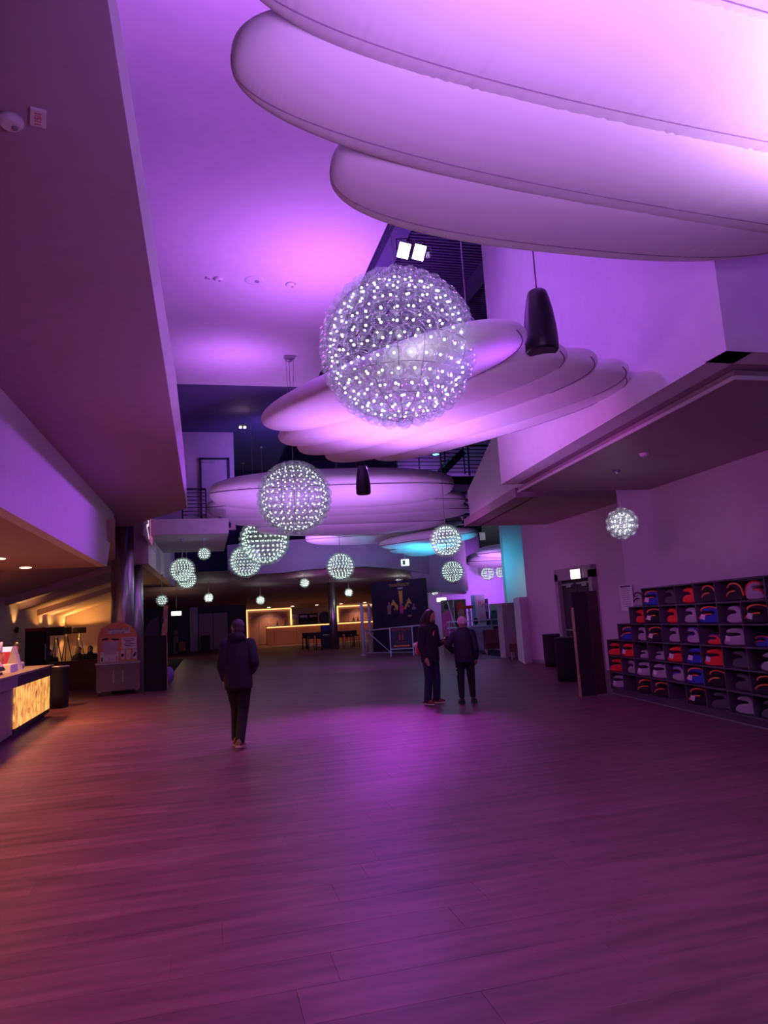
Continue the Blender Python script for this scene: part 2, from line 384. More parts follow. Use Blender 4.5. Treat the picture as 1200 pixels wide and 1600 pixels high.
# left gallery slab
e1 = at(176, 830, 4.8)
xe = lambda y: -.41+.0032*(y-3.34)
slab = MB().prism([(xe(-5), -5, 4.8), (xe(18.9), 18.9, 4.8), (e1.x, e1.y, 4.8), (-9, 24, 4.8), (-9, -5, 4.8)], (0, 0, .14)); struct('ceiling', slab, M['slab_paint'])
mb = MB(); R_ = []
for y_, w_ in ((-5, .03), (3, .032), (5, .05), (9.3, .10), (13, .09), (16, .06), (18.9, .02)):
    R_.append([Vector((xe(y_)-.004, y_, 4.803)), Vector((xe(y_)+w_, y_, 4.80+w_*1.6)), Vector((xe(y_)+w_-.02, y_, 5.0+w_)), Vector((xe(y_)-.004, y_, 5.0+w_))])
struct('trim_2', mb.rings(R_, True, False), M['white_wall'])
# fascia above the counter
def fx(y): return -2.42+.02*(y-9.4)
fz0 = [(fx(-5), -5, 3.3), (fx(18.3), 18.3, 3.3), (fx(19.6), 19.6, 4.8), (fx(-5), -5, 4.8)]
struct('wall_left', MB().prism(fz0, (-.2, 0, 0)), M['white_wall'])
struct('ceiling', MB().prism([(fx(-5)-.2, -5, 3.3), (fx(18.3)-.2, 18.3, 3.3), (-12, 18.6, 3.3), (-12, -5, 3.3)], (0, 0, .2)), M['tan_wall'])
# raked ceiling of the lounge: stepped sloping panels
LC = atY(104, 963, 33.2); LT = atY(175, 940, 33.2); LX = LC.x; LS = (LT.z-LC.z)/(LT.x-LC.x)
YF = [18.3, atX(14, 958, LX).y, atX(35, 960, LX).y, atX(62, 962, LX).y, 33.6]
for k in range(4):
    ya, yb, dz = YF[k], YF[k+1], (.36, .24, .12, 0)[k]
    zl = LC.z+dz; xr = lambda y: atY(180, 930, y).x; zr = lambda y: zl+(xr(y)-LX)*LS
    struct('ceiling', MB().prism([(LX, ya, zl), (xr(ya), ya, zr(ya)), (xr(yb), yb, zr(yb)), (LX, yb, zl)], (0, 0, .5)), M['tan_wall'])
    if k < 3: y_ = yb-.45; y2_ = yb-.02; struct('trim_3', MB().prism([(LX, y_, zl-.20), (xr(y_), y_, zr(y_)-.20), (xr(y2_), y2_, zr(y2_)-.20), (LX, y2_, zl-.20)], (0, 0, .3)), M['dark_slab'])
struct('wall_left', MB().prism([(LX, -5, 0), (LX, 33.4, 0), (LX, 33.4, 4.6), (LX, -5, 4.6)], (-.2, 0, 0)), M['tan_wall'])
LR = atY(178, 960, 33.2).x
struct('wall_back', MB().prism([(LX, 33.2, 0), (LR, 33.2, 0), (LR, 33.2, 4.6), (LX, 33.2, 4.6)], (0, .2, 0)), M['tan_wall'])
# second slab further back on the left, with fascia
s2a = at(232, 881, 3.8); s2b = at(270, 917, 3.8)
struct('wall_left', MB().prism([(s2a.x, s2a.y, 3.8), (s2b.x+.1, s2b.y, 3.8), (s2b.x+.1, s2b.y, 6.4), (s2a.x, s2a.y, 6.4)], (-.25, 0, 0)), M['white_wall'])
w0 = atY(204, 850, s2a.y).x
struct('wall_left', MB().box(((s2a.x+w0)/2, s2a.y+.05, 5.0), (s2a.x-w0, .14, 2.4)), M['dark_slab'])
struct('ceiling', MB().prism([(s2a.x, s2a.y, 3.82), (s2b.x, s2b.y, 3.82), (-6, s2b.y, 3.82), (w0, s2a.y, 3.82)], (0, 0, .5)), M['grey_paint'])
# columns
for (px, py0, r, Y0, ztop, nm) in ((191.5, 1078, .32, 22.3, 4.82, 'column'), (211.5, 1074, .24, 23.9, 3.85, 'column')):
    p = atY(px, 950, Y0)
    o = MB().lathe([(r, .02), (r, ztop*.5), (r, ztop)], 28, (p.x, Y0, 0)).build(nm, M['metal'])
    tag(o, 'thick brushed metal column under the left gallery, behind the orange sign' if r > .3 else 'thinner metal column half hidden behind the thick left column', 'column')
p = at(522.5, 1014, 0)
o = MB().lathe([(.26, 0.02), (.26, 2), (.26, 4.2)], 24, (p.x, p.y, 0)).build('column', M['metal']); tag(o, 'slim grey column standing before the bar at the far end', 'column')
# gallery at the far left: floor slab, soffit block, wall, door, railing
g0 = atY(244, 812, 23.6); g1 = atY(357, 812, 23.6)
struct('ceiling', MB().box(((g0.x+g1.x)/2-.6, 26.3, 5.02), (g1.x-g0.x+1.2, 5.4, .62)).mesh and MB().box(((g0.x+g1.x)/2-.6, 26.5, 5.0), (g1.x-g0.x+1.2, 5.6, .5)), M['grey_paint'])
gw = [atY(280, 690, 26.2), atY(365, 690, 26.2)]
struct('wall_back', MB().box(((gw[0].x-3+gw[1].x)/2, 26.4, 7.05), (gw[1].x-gw[0].x+3, .2, 3.66)), M['dark_slab'])
dp0 = atY(313, 716, 26.15); dp1 = atY(357, 716, 26.15)
dm = MB(); w_ = .07
dm.box((dp0.x, 26.24, (5.28+dp0.z)/2), (w_, .12, dp0.z-5.28)).box((dp1.x, 26.24, (5.28+dp0.z)/2), (w_, .12, dp0.z-5.28)).box(((dp0.x+dp1.x)/2, 26.24, dp0.z), (dp1.x-dp0.x+w_, .12, w_))
dr = struct('door_1', dm, M['railing'])
MB().box(((dp0.x+dp1.x)/2, 26.27, (5.28+dp0.z)/2), (dp1.x-dp0.x-.06, .06, dp0.z-5.3)).build('door_panel', M['dark_slab'], dr)
MB().box(((dp0.x+dp1.x)/2-.2, 26.21, dp0.z-.12), (.42, .06, .05)).build('door_closer', M['steel'], dr)
# void back walls
struct('wall_back', MB().box((8, 47, 8.9), (40, .3, 7.6)), M['void'])
struct('wall_left', MB().box((-5.2, 36, 7.0), (.3, 25, 4.0)), M['void'])
# arch fascia of the far gallery with a curved lower edge
AY = 37.0
arc = [(356, 896), (400, 897), (440, 895), (480, 890), (520, 887), (573, 885), (627, 889), (660, 895), (690, 904), (712, 914), (730, 926)]
av = [atY(a, b, AY+.006*(a-540)**2/100) for a, b in arc]
mb = MB(); lo = [mb.bm.verts.new(p) for p in av]; hi = [mb.bm.verts.new((p.x, p.y, 6.1)) for p in av]
lo2 = [mb.bm.verts.new((p.x, p.y+.3, p.z)) for p in av]; hi2 = [mb.bm.verts.new((p.x, p.y+.3, 6.1)) for p in av]
for i in range(len(av)-1):
    for A, B in ((lo, hi), (hi2, lo2), (lo2, lo), (hi, hi2)): mb._f([A[i], A[i+1], B[i+1], B[i]])
struct('wall_back', mb, M['right_wall'])
mb = MB(); fr = [mb.bm.verts.new((p.x, p.y+.2, p.z+.02)) for p in av]; bk = [mb.bm.verts.new((p.x*1.75-1.2, 66, 3.2)) for p in av]
for i in range(len(av)-1): mb._f([fr[i], fr[i+1], bk[i+1], bk[i]])
struct('ceiling', mb, M['dark_slab'])
c0 = atY(268, 905, 37.5); 
mb = MB().poly([(c0.x-6, 37.5, 4.5), (av[0].x+.1, 37.3, av[0].z+.02), (av[0].x*1.75-1.0, 66, 3.2), (c0.x-8, 66, 3.2)]); struct('ceiling', mb, M['dark_slab'])
# far walls
struct('wall_back', MB().box((8, 68, 2), (50, .3, 4.2)), M['dark_slab'])
FLY = 60.
fl0 = atY(262, 960, FLY); fl1 = atY(385, 960, FLY)
flw = struct('wall_back', MB().box(((fl0.x+fl1.x)/2-2, FLY+.2, 2.2), (fl1.x-fl0.x+4, .3, 4.4)), M['darkgrey'])
for k, px in enumerate((322, 345)):
    a = atY(px, 990, FLY)
    MB().box((a.x, FLY, 1.5), (1.1, .07, 2.9)).build('wall_panel', M['dark_slab'], flw)
tp = atY(303, 985, FLY-.3); struct('trim_4', MB().box((tp.x, FLY-.2, 1.9), (.62, .25, 3.8)), M['right_wall'])
# right: gallery parapet wall, soffits, lower ceiling
ZP, ZL = 3.93, 3.85
P1 = at(1135, 548, ZP); P2 = at(783, 757, ZP)
q2 = atD(757, 375, 0)
struct('wall_right', MB().prism([(P1.x, P1.y, ZP), (P2.x, P2.y, ZP), (P2.x, P2.y, 9.5), (P1.x, P1.y, 9.5)], (.3, .02, 0)), M['white_wall'])
struct('wall_right', MB().prism([(P1.x, P1.y, ZP), (P1.x+7, P1.y, ZP), (P1.x+7, P1.y, 9.5), (P1.x, P1.y, 9.5)], (0, .3, 0)), M['white_wall'])
S1 = at(1148, 590, ZL); S2 = at(810, 768, ZL); WF = at(1015, 765, ZL); WN = at(1200, 703, ZL)
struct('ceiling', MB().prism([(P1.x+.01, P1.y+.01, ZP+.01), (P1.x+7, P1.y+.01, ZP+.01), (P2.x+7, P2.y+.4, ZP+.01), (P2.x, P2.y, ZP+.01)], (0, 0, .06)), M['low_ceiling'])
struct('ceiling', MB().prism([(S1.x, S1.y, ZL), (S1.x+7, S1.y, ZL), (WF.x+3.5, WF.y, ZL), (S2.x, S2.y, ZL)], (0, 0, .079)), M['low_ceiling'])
struct('trim_5', MB().bar((S1.x-.012, S1.y, ZL-.004), (S2.x-.012, S2.y, ZL-.004), .024, .04).bar((S1.x, S1.y-.012, ZL-.004), (S1.x+6, S1.y-.012, ZL-.004), .024, .04), M['white'])
wx = lambda y: WN.x+(WF.x-WN.x)*(y-WN.y)/(WF.y-WN.y)
struct('wall_right', MB().prism([(wx(-5), -5, 0), (wx(13.1), 13.1, 0), (wx(13.1), 13.1, 6), (wx(10.75), 10.75, 6), (wx(10.75), 10.75, ZL), (wx(-5), -5, ZL)], (.25, 0, 0)), M['right_wall'])
DX = 10.3
struct('wall_right', MB().prism([(DX, 13.0, 0), (DX, 21.6, 0), (DX, 21.6, 6), (DX, 13.0, 6)], (.3, 0, 0)), M['right_wall'])
struct('wall_right', MB().prism([(wx(13.1), 12.9, 0), (DX+.2, 12.9, 0), (DX+.2, 12.9, 6), (wx(13.1), 12.9, 6)], (0, .2, 0)), M['right_wall'])
struct('baseboard_right', MB().box((DX-.02, 20.6, .06), (.04, 1.9, .12)), M['grey_paint'])
# slab beyond on the right: lit side face and warm soffit
B1 = at(748, 822, 4.25); B2 = at(835, 776, 4.25)
struct('ceiling', MB().prism([(B1.x, B1.y, 4.25), (B2.x, B2.y, 4.25), (B2.x+8, B2.y, 4.25), (B1.x+9, B1.y, 4.25)], (0, 0, .3)), M['tan_wall'])
struct('wall_right', MB().prism([(B1.x-.25, B1.y, 4.48), (B2.x-.25, B2.y, 4.48), (B2.x-.25, B2.y, 6.9), (B1.x-.25, B1.y+.1, 5.3)], (.2, 0, 0)), M['white_wall'])
struct('trim_6', MB().bar((B1.x-.2, B1.y, 4.36), (B2.x-.2, B2.y, 4.36), .5, .22), M['dark_slab'])
# cyan-washed wall and far purple wall
cw0 = atY(788, 880, 30.5); cw1 = atY(846, 880, 30.5)
struct('wall_right', MB().prism([(cw0.x, 30.5, 0), (cw1.x+2, 29.9, 0), (cw1.x+2, 29.9, 6), (cw0.x, 30.5, 6)], (0, .3, 0)), M['white_wall'])
fp0 = atY(690, 900, 44); fp1 = atY(800, 900, 44)
struct('wall_back', MB().box(((fp0.x+fp1.x)/2+1, 44.2, 3.4), (fp1.x-fp0.x+4, .3, 6.8)), M['white_wall'])
up0 = atY(694, 850, 38); up1 = atY(727, 850, 38)
struct('wall_back', MB().box(((up0.x+up1.x)/2-1, 38.2, 5.2), (up1.x-up0.x+2, .3, 4.4)), M['right_wall'])
# dark louvred window with two pale blinds
wv = [atY(749, 838, 40), atY(800, 838, 40)]; wz0 = atY(770, 856, 40).z; wz1 = atY(770, 820, 40).z
point(((wv[0].x+wv[1].x)/2, 38.6, wz1), (.85, .85, 1), 25, .1)  # unseen point added to brighten the pale blinds
wn = struct('window_1', MB().box(((wv[0].x+wv[1].x)/2, 40.1, (wz0+wz1)/2), (wv[1].x-wv[0].x, .08, wz1-wz0)), M['darkgrey'])
for k in range(14): MB().box(((wv[0].x+wv[1].x)/2, 40.03, wz0+.08+k*(wz1-wz0-.1)/14), (wv[1].x-wv[0].x-.06, .05, .03)).build('slat', M['charcoal'], wn)
for px in (754, 787): a = atY(px, 838, 39.95); MB().box((a.x, 39.98, a.z), (.36, .04, .46)).build('pane', M['paper'], wn)
# white pillar box by the right wall
pp = at(820, 1037.5, 0); pq = at(846, 1033, 0)
struct('wall_right', MB().prism([(pp.x, pp.y, 0), (pq.x, pq.y, 0), (pq.x+.6, pq.y+1.5, 0), (pp.x+.7, pp.y+2, 0)], (0, 0, 2.12)), M['white_wall'])
struct('baseboard_right', MB().bar((pp.x, pp.y-.012, .05), (pq.x, pq.y-.012, .05), .024, .10), M['white_wall'])
pp2 = atY(805, 1000, 24.5)
struct('wall_right', MB().box((pp2.x+.2, 24.9, 1.0), (1.1, .5, 2.0)), M['dark_slab'])
# emergency door on the right wall
def dpt(px, py): return atX(px, py, DX-.01)
dl = dpt(879, 908); drr = dpt(927, 903); H2 = dl.z
y0, y1 = drr.y, dl.y
dm = MB().box((DX-.05, y0-.09, H2/2+.1), (.24, .18, H2+.2)).box((DX-.05, y1+.09, H2/2+.1), (.24, .18, H2+.2)).box((DX-.05, (y0+y1)/2, H2+.17), (.24, y1-y0+.36, .34))
d2 = struct('door_2', dm, M['grey_paint'])
for a, b in ((y0+.01, (y0+y1)/2-.01), ((y0+y1)/2+.01, y1-.01)):
    lf = MB().box((DX-.01, (a+b)/2, H2/2), (.06, b-a, H2-.02)).build('door_leaf', M['charcoal'], d2)
    MB().box((DX-.08, (a+b)/2, H2-.12), (.07, (b-a)*.8, .05)).box((DX-.09, a+.3, H2-.16), (.09, .28, .10)).build('door_closer', M['steel'], lf)
    MB().bar((DX-.10, a+.1, 1.05), (DX-.10, b-.1, 1.05), .04).build('push_bar', M['steel'], lf)
MB().box((DX-.06, y0+.62, 1.35), (.02, .36, .5)).build('door_notice', M['paper'], d2)
# ================================================================== fittings on ceilings
def disc(px, py, z, r, label, nm='smoke_detector', h=.05, cat='smoke detector'):
    p = at(px, py, z)
    t = thing(nm, label, cat, (p.x, p.y, z))
    MB().lathe([(r*.7, -h), (r*.96, -h*.6), (r, -.001)], 24).build('housing', M['white'], t)
    MB().lathe([(r*.22, -h-.012), (r*.26, -h)], 12, (r*.3, r*.1, 0)).build('sensor', M['grey_paint'], t)
    return t
disc(17, 186, 4.8, .075, 'round white smoke detector on the dark left gallery ceiling')
disc(341, 435, 8.8, .09, 'small round detector on the violet ceiling, left of the recessed disc')
disc(454, 444, 8.8, .11, 'detector with dark eye on the violet ceiling, right of the recessed disc')
disc(397, 438, 8.8, .20, 'flat recessed round ceiling speaker in the violet ceiling', 'ceiling_speaker', .012, 'speaker')
disc(1006, 708, ZL, .07, 'small detector on the dark lower ceiling at right')
p = at(60, 181, 4.8)
t = thing('ceiling_sign', 'small white sign reading 115/1 on the left gallery ceiling', 'sign', (p.x, p.y, 4.8), radians(-78))
MB().box((0, 0, -.012), (.15, .09, .02)).build('plate', M['white'], t)
text_part('lettering', '115/1', .055, M['redprint'], t, face_m((0, 0, -.024), (1, 0, 0), (0, -1, 0)), .001)
p = at(326, 434, 8.8)
t = thing('ceiling_sign', 'tiny white number plate beside the detector on the violet ceiling', 'sign', (p.x, p.y, 8.8))
MB().box((0, 0, -.012), (.09, .12, .02)).build('plate', M['white'], t)
MB().box((0, 0, -.024), (.05, .03, .004)).build('print', M['ink'], t)
for i, (px, py) in enumerate(((-2, 872), (40, 886))):
    p = at(px, py, 3.3)
    t = thing('downlight', ('bright recessed downlight nearest the left frame edge, orange ceiling', 'bright recessed downlight in the orange ceiling nearest the dark beam')[i], 'downlight', (p.x, p.y, 3.3))
    MB().lathe([(.15, -.012), (.15, -.001)], 20).build('rim', M['white'], t); MB().lathe([(.12, -.02), (.12, -.012)], 20).build('lens', M['downlight'], t)
    spot((p.x, p.y, 3.22), (p.x, p.y, 0), WARM, 300, 130, .8, .1)
for (X, Y) in ((-3.6, 9.0), (-3.4, 5.0), (-3.6, 13)):
    spot((X, Y, 3.22), (X+.2, Y, 0), WARM, 430, 130, .8, .1)
# wall sconces washing the lounge wall
for i, px in enumerate((22, 64, 77, 100)):
    p = atX(px, 984 if px != 77 else 986, LX+.01)
    t = thing('wall_sconce', ('first', 'second', 'third', 'fourth')[i]+' small sconce from the left throwing a cone up the lounge wall', 'wall light', (p.x, p.y, p.z))
    MB().lathe([(.05, -.1), (.06, .08)], 12, (.08, 0, 0)).build('cup', M['black'], t); MB().box((.02, 0, -.02), (.05, .06, .08)).build('bracket', M['black'], t)
    spot((p.x+.16, p.y, p.z+.05), (p.x+.02, p.y, p.z+2), (1, .50, .16), 40, 95, .5, .03)
# ================================================================== CLOUDS
def leaf(mb, sm, A, B, hw, th, nu=44, nv=18, pw=2.5, sr=.010, sa=-.80, rip=0., both=False):
    A = Vector(A); B = Vector(B); ax = B-A; L = ax.length; ax.normalize(); sd = Vector((0, 0, 1)).cross(ax).normalized(); C = (A+B)/2
    R = []; s1 = []; s2 = []
    ph = random.uniform(0, 50)
    for i in range(nu+1):
        u = -cos(pi*i/nu); k = max(0., 1-abs(u)**pw)**(1/pw) if abs(u) < 1 else 0
        k = max(k, .012); c = C+ax*(u*L/2); ring = []
        w = mnoise.noise(Vector((i*.9+ph, 0, 0)))+.6*mnoise.noise(Vector((i*2.3+ph, 3, 0)))
        for j in range(nv):
            a = 2*pi*j/nv; z = sin(a); y = cos(a); f = 1.
            if rip:
                da = min(abs(((a-t_+pi) % (2*pi))-pi) for t_ in (sa,)); f = 1+rip*w*math.exp(-(da/.30)**2)*(1-math.exp(-(da/.10)**2))-.012*math.exp(-(da/.10)**2)
            zz = (abs(z)**.9)*(1 if z > 0 else -1)
            ring.append(c+sd*(y*hw*k*f)+Vector((0, 0, zz*th*(k**.8)*f)))
        R.append(ring)
        for lst, sg in ((s1, 1), (s2, -1)):
            fs = 1.004-(.010 if rip and sg > 0 else 0); lst.append(c+sd*(sg*cos(sa)*hw*k*fs)+Vector((0, 0, -(abs(sin(sa))**.9)*th*(k**.8)*fs)))
    mb.rings(R); sm.tube(s1, sr, 5)
    if both: sm.tube(s2, sr, 5)
def cloud(label, loc_z, leaves, cables=()):
    c = Vector((0, 0, 0))
    for l in leaves: c += Vector(l[0])+Vector(l[1])
    c /= 2*len(leaves)
    t = thing('fabric_cloud', label, 'cloud lamp', c)
    for (a, b, hw, th) in leaves:
        mb, sm = MB(), MB()
        leaf(mb, sm, Vector(a)-c, Vector(b)-c, hw, th, sr=.003+.0005*c.y, nu=(300 if c.y < 5 else 120 if c.y < 12 else 44), nv=(48 if c.y < 12 else 20), rip=(.06 if c.y < 5 else .03 if c.y < 12 else 0), sa=(-1.08 if c.y < 5 else -.85 if c.y < 12 else -.42), both=c.y > 15)
        o = mb.build('lobe', M['fabric'], t); sm.build('seam', M['seam'], o)
    for (x, y, z1) in cables:
        MB().tube([(x-c.x, y-c.y, .1), (x-c.x, y-c.y, z1-c.z)], .008, 5).build('cable', M['cable'], t)
    return t
def zt(px, py, z): p = at(px, py, z); return (p.x, p.y, z)
cz_ = .626
def c1(x, y, dz=0): return (x*cz_, y*cz_, 4.5+dz)
cloud('huge white inflated fabric cloud overhead at the upper right', 4.5, [
    (c1(1.36, 6.55, .06), c1(7.6, 6.75, .06), .62, .26), (c1(.30, 5.15), c1(9.5, 6.0), .60, .26), (c1(.28, 4.15, -.03), c1(10, 4.75, -.03), .55, .25),
    (c1(.7, 3.1), c1(9.5, 3.6), .53, .25), (c1(1.2, 2.1, .03), c1(9, 2.5, .03), .5, .24)], ((2.0, 4.3, 8.8), (1.6, 2.7, 8.8)))
cloud('white fabric cloud of slanting lobes hanging just behind the largest globe lamp', 4.8, [
    (zt(428, 662, 5.2), zt(806, 514, 4.25), .62, .28), (zt(450, 687, 5.25), zt(874, 547, 4.27), .62, .28), (zt(478, 702, 5.28), zt(922, 556, 4.25), .62, .28),
    (zt(520, 714, 5.32), zt(972, 572, 4.25), .62, .28), (zt(592, 712, 5.36), zt(972, 584, 4.3), .60, .28)], ((3.4, 8.2, 9.5),))
k3 = 1.1
def c3(x, y, z): return (x*k3, y*k3, EYE+(z-EYE)*k3)
cloud('wide oval fabric cloud behind the second globe lamp', 6.0, [
    (c3(.25, 21.3, 5.6), c3(7.5, 20.3, 5.6), 2.3, .53), (c3(.15, 23.0, 5.48), c3(8.6, 22.2, 5.48), 1.95, .46), (c3(.6, 24.0, 5.34), c3(9.1, 23.2, 5.34), 1.75, .44),
    (c3(1.8, 24.9, 5.12), c3(8.6, 24.3, 5.12), 1.4, .44)], ((1.65, 23.2, 8.9), (5.0, 22.5, 12.6), (7.2, 22.6, 12.6)))
cloud('flat pink lit fabric cloud directly below the wide oval cloud', 5.5, [
    (zt(478, 842, 5.5), zt(715, 826, 5.5), 1.4, .40), (zt(500, 829, 5.62), zt(722, 813, 5.62), 1.4, .35)], ((6.3, 32.5, 12.6),))
cloud('small cyan lit fabric cloud beside the far globe lamp', 4.7, [
    (zt(600, 852, 4.75), zt(742, 831, 4.75), 1.0, .28), (zt(612, 858, 4.68), zt(716, 842, 4.68), .85, .30), (zt(640, 862, 4.6), zt(690, 852, 4.6), .85, .30)], ((9.4, 30.2, 12.6),))
cloud('pink and blue fabric cloud partly hidden by the cyan lit wall at right', 4.9, [
    (zt(750, 865, 5.15), zt(850, 855, 5.15), 2.0, .4), (zt(728, 876, 4.9), zt(860, 868, 4.9), 2.0, .55), (zt(733, 893, 4.65), zt(850, 884, 4.65), 2.0, .6)], ((17, 42, 12.6),))
# ================================================================== GLOBE LAMPS
def globe_pts(n_ring, R):
    P = []
    for i in range(n_ring):
        a = -pi/2+pi*(i+.5)/n_ring; m = max(3, round(2*n_ring*cos(a)*.96))
        for k in range(m):
            b = 2*pi*(k+.5*(i % 2))/m; P.append(Vector((cos(a)*cos(b), cos(a)*sin(b), sin(a)))*R)
    return P
def ico(sub):
    bm = bmesh.new(); bmesh.ops.create_icosphere(bm, subdivisions=sub, radius=1); return bm
BULB = {}
def bulb_mesh(r):
    key = round(r, 4)
    if key not in BULB:
        bm = ico(3 if r > .06 else 2)
        for f in bm.faces: f.smooth = True
        bmesh.ops.scale(bm, vec=(r, r, r*1.04), verts=bm.verts); me = bpy.data.meshes.new('bulb'); bm.to_mesh(me); bm.free(); me.materials.append(M['glass'])
        b2 = ico(1); bmesh.ops.scale(b2, vec=(r*.17,)*3, verts=b2.verts); m2 = bpy.data.meshes.new('led'); b2.to_mesh(m2); b2.free(); m2.materials.append(M['led_lamp'])
        BULB[key] = (me, m2)
    return BULB[key]
def globe(px, py, diam_px, diam, label, rings, ztop, single=False, power=8., led=.31, cool=True):
    D = diam*FPX/diam_px; c = atD(px, py, D); R = diam/2
    t = thing('globe_lamp', label, 'pendant lamp', c, random.uniform(0, 1))
    br = pi*R/rings*.47; Rb = R-br; P = globe_pts(rings, Rb)
    w = MB(); wr = max(.0035, .0003*D)
    for i in range(rings-1):
        a = -pi/2+pi*(i+1)/rings; rr = Rb*cos(a)
        if i % (2 if rings > 8 else 1): continue
        w.tube([(rr*cos(2*pi*k/32), rr*sin(2*pi*k/32), Rb*sin(a)) for k in range(32)], wr, 4, closed=True)
    for k in range(8): w.tube([(Rb*cos(a)*cos(k*pi/4), Rb*cos(a)*sin(k*pi/4), Rb*sin(a)) for a in [(-.5+i/14)*pi for i in range(15)]], wr, 4)
    w.tube([(0, 0, -Rb), (0, 0, Rb)], wr*2, 6); w.build('wire_frame', M['wire'], t)
    if single:
        me, m2 = bulb_mesh(br*1.02)
        for p in P[:300]:
            o = link('bulb', me, t); o.location = p; q = link('led', m2, o); q.location = -p.normalized()*br*.45
    if not single or len(P) > 300:
        b = MB(); n = 2 if rings > 8 else 2
        src = ico(1 if diam_px < 30 else 2); V0 = [v.co.copy() for v in src.verts]; F0 = [[v.index for v in f.verts] for f in src.faces]; src.free()
        s1 = ico(1); V1 = [v.co.copy() for v in s1.verts]; F1 = [[v.index for v in f.verts] for f in s1.faces]; s1.free()
        for p in (P[300:] if single else P):
            b.mi = 0; vv = [b.bm.verts.new(p+v*br*1.02) for v in V0]
            for f in F0: b._f([vv[i] for i in f], True)
            b.mi = 1; pc = p*(1-.45*br/Rb); vv = [b.bm.verts.new(pc+v*br*led) for v in V1]
            for f in F1: b._f([vv[i] for i in f], True)
        me = bpy.data.meshes.new('bulbs'); b.bm.to_mesh(me); b.bm.free(); me.materials.append(M['glass_small']); me.materials.append(M['led_green' if cool else 'led_lamp'])
        o = link('bulbs', me, t); o['kind'] = 'stuff'
    h = max(.15, ztop-c.z)
    MB().tube([(0, 0, Rb), (0, 0, h)], wr*1.2, 5).build('cable', M['cable'], t)
    MB().lathe([(.03+.03*R, h-.06), (.05+.06*R, h-.002)], 14).build('ceiling_rose', M['steel'], t)
    point(c, (.86, 1.0, .80) if cool else (.9, .82, 1.0), power, max(.04, R*.25))
    return t
def farz(px, D):    # height of the sloping far ceiling at that depth
    return 4.52-(D*.97-37)*.045
globe(622, 545, 250, 1.6, 'largest globe lamp of glass bubbles, nearest and in the centre', 15, 9.5, True, 4, cool=False)
globe(460, 778, 118, 2.0, 'second largest globe lamp, in front of the wide oval cloud', 14, 8.8, True, 4, cool=False)
globe(413, 845, 80, 2.05, 'third globe lamp, lower left of the second largest one', 14, 8.9, power=3)
globe(384, 877, 53, 1.48, 'globe lamp with a greenish glow hanging under the third one', 14, 8.9, power=3)
globe(285, 891, 41, .89, 'globe lamp at far left, the upper of two overlapping', 12, 4.75, power=2)
globe(292, 905, 32, .80, 'globe lamp at far left, the lower of two overlapping', 11, 4.75, power=2)
globe(319, 865, 22, .48, 'small globe lamp right above the overlapping left pair', 7, 4.75, power=1.5)
globe(253, 938, 20, .48, 'small globe lamp in front of the wooden strut at far left', 6, 3.8, power=1.2)
for (px_, py_, dp_, lab_) in ((326, 934, 16, 'small globe lamp above the dark doors at the far left'), (407, 938, 15, 'small globe lamp above the wooden bar panels'),
    (476, 911, 16, 'small globe lamp left of the slim far column'), (545, 926, 14.5, 'small globe lamp right of the slim far column'),
    (623, 911, 15, 'small globe lamp above the navy film poster wall'), (679, 923, 15, 'small globe lamp above the white lit sign at centre right')):
    globe(px_, py_, dp_, .58, lab_, 6, farz(px_, .58*FPX/dp_), power=20)
globe(532, 885, 46, 1.27, 'teal tinted globe lamp above the slim far column', 12, 12.6, power=2)
globe(697, 845, 53, .87, 'globe lamp in front of the cyan cloud', 12, 9.5, power=2)
globe(707, 893, 37, 1.18, 'globe lamp below the one before the cyan cloud', 12, 12.6, power=2)
globe(783, 894, 20, .80, 'globe lamp touching the cyan lit wall', 11, 12.6, power=1.5)
globe(762, 896, 23, .95, 'globe lamp half hidden under the pink and blue cloud', 11, 12.6, power=1.5)
globe(972, 818, 51, .53, 'single small globe lamp under the dark ceiling at right', 6, ZL, True, 3, cool=False)
# mounts and other hanging things
def speaker_pendant(px, pyc, hpx, h, label, ztop):
    D = h*FPX/hpx; c = atD(px, pyc, D)
    t = thing('pendant_speaker', label, 'speaker', c)
    r = .252*h
    MB().lathe([(r*.90, -h/2), (r, -h*.47), (r*1.02, -h*.30), (r*.98, -h*.1), (r*.86, h*.15), (r*.70, h*.36), (r*.58, h*.47), (r*.44, h/2)], 28).build('shell', M['black'], t)
    MB().lathe([(r*.86, -h/2+.012), (r*.86, -h/2-.004)], 28).build('grille', M['charcoal'], t)
    MB().tube([(0, 0, h/2), (0, 0, ztop-c.z)], .006*D/7, 6).build('cable', M['railing'], t)
speaker_pendant(843, 502, 101, .66, 'black bullet shaped pendant speaker hanging at right, the nearer one', 9.4)
speaker_pendant(567, 750, 45, .66, 'black bullet shaped pendant speaker hanging by the wide oval cloud', 9.5)
p = atD(644, 393, 12.6)
for i, (px, py) in enumerate(((631, 391), (655, 394))):
    c = atD(px, py, 12.4)
    t = thing('floodlight', ('left', 'right')[i]+' one of the two glaring square floodlights above the largest globe', 'floodlight', c, -YAW)
    R_ = Matrix.Rotation(radians(38), 3, 'X') @ Matrix.Rotation(radians(16), 3, 'Y')
    MB().box((0, .05, .03), (.21, .09, .27), R_).build('housing', M['charcoal'], t, .01)
    MB().box(R_ @ Vector((0, -.055, 0))+Vector((0, .05, .03)), (.195, .012, .25), R_).build('lens', M['flood'], t)
    MB().tube([(-.115, .1, .05), (-.115, .15, .3), (.115, .15, .3), (.115, .1, .05)], .012, 6).build('bracket', M['charcoal'], t)
c = atD(668, 398, 12.5)
t = thing('looped_cable', 'small white connector with a looping cable beside the floodlights', 'cable', c, -YAW)
MB().box((0, 0, 0), (.07, .05, .08)).build('connector', M['white'], t, .01)
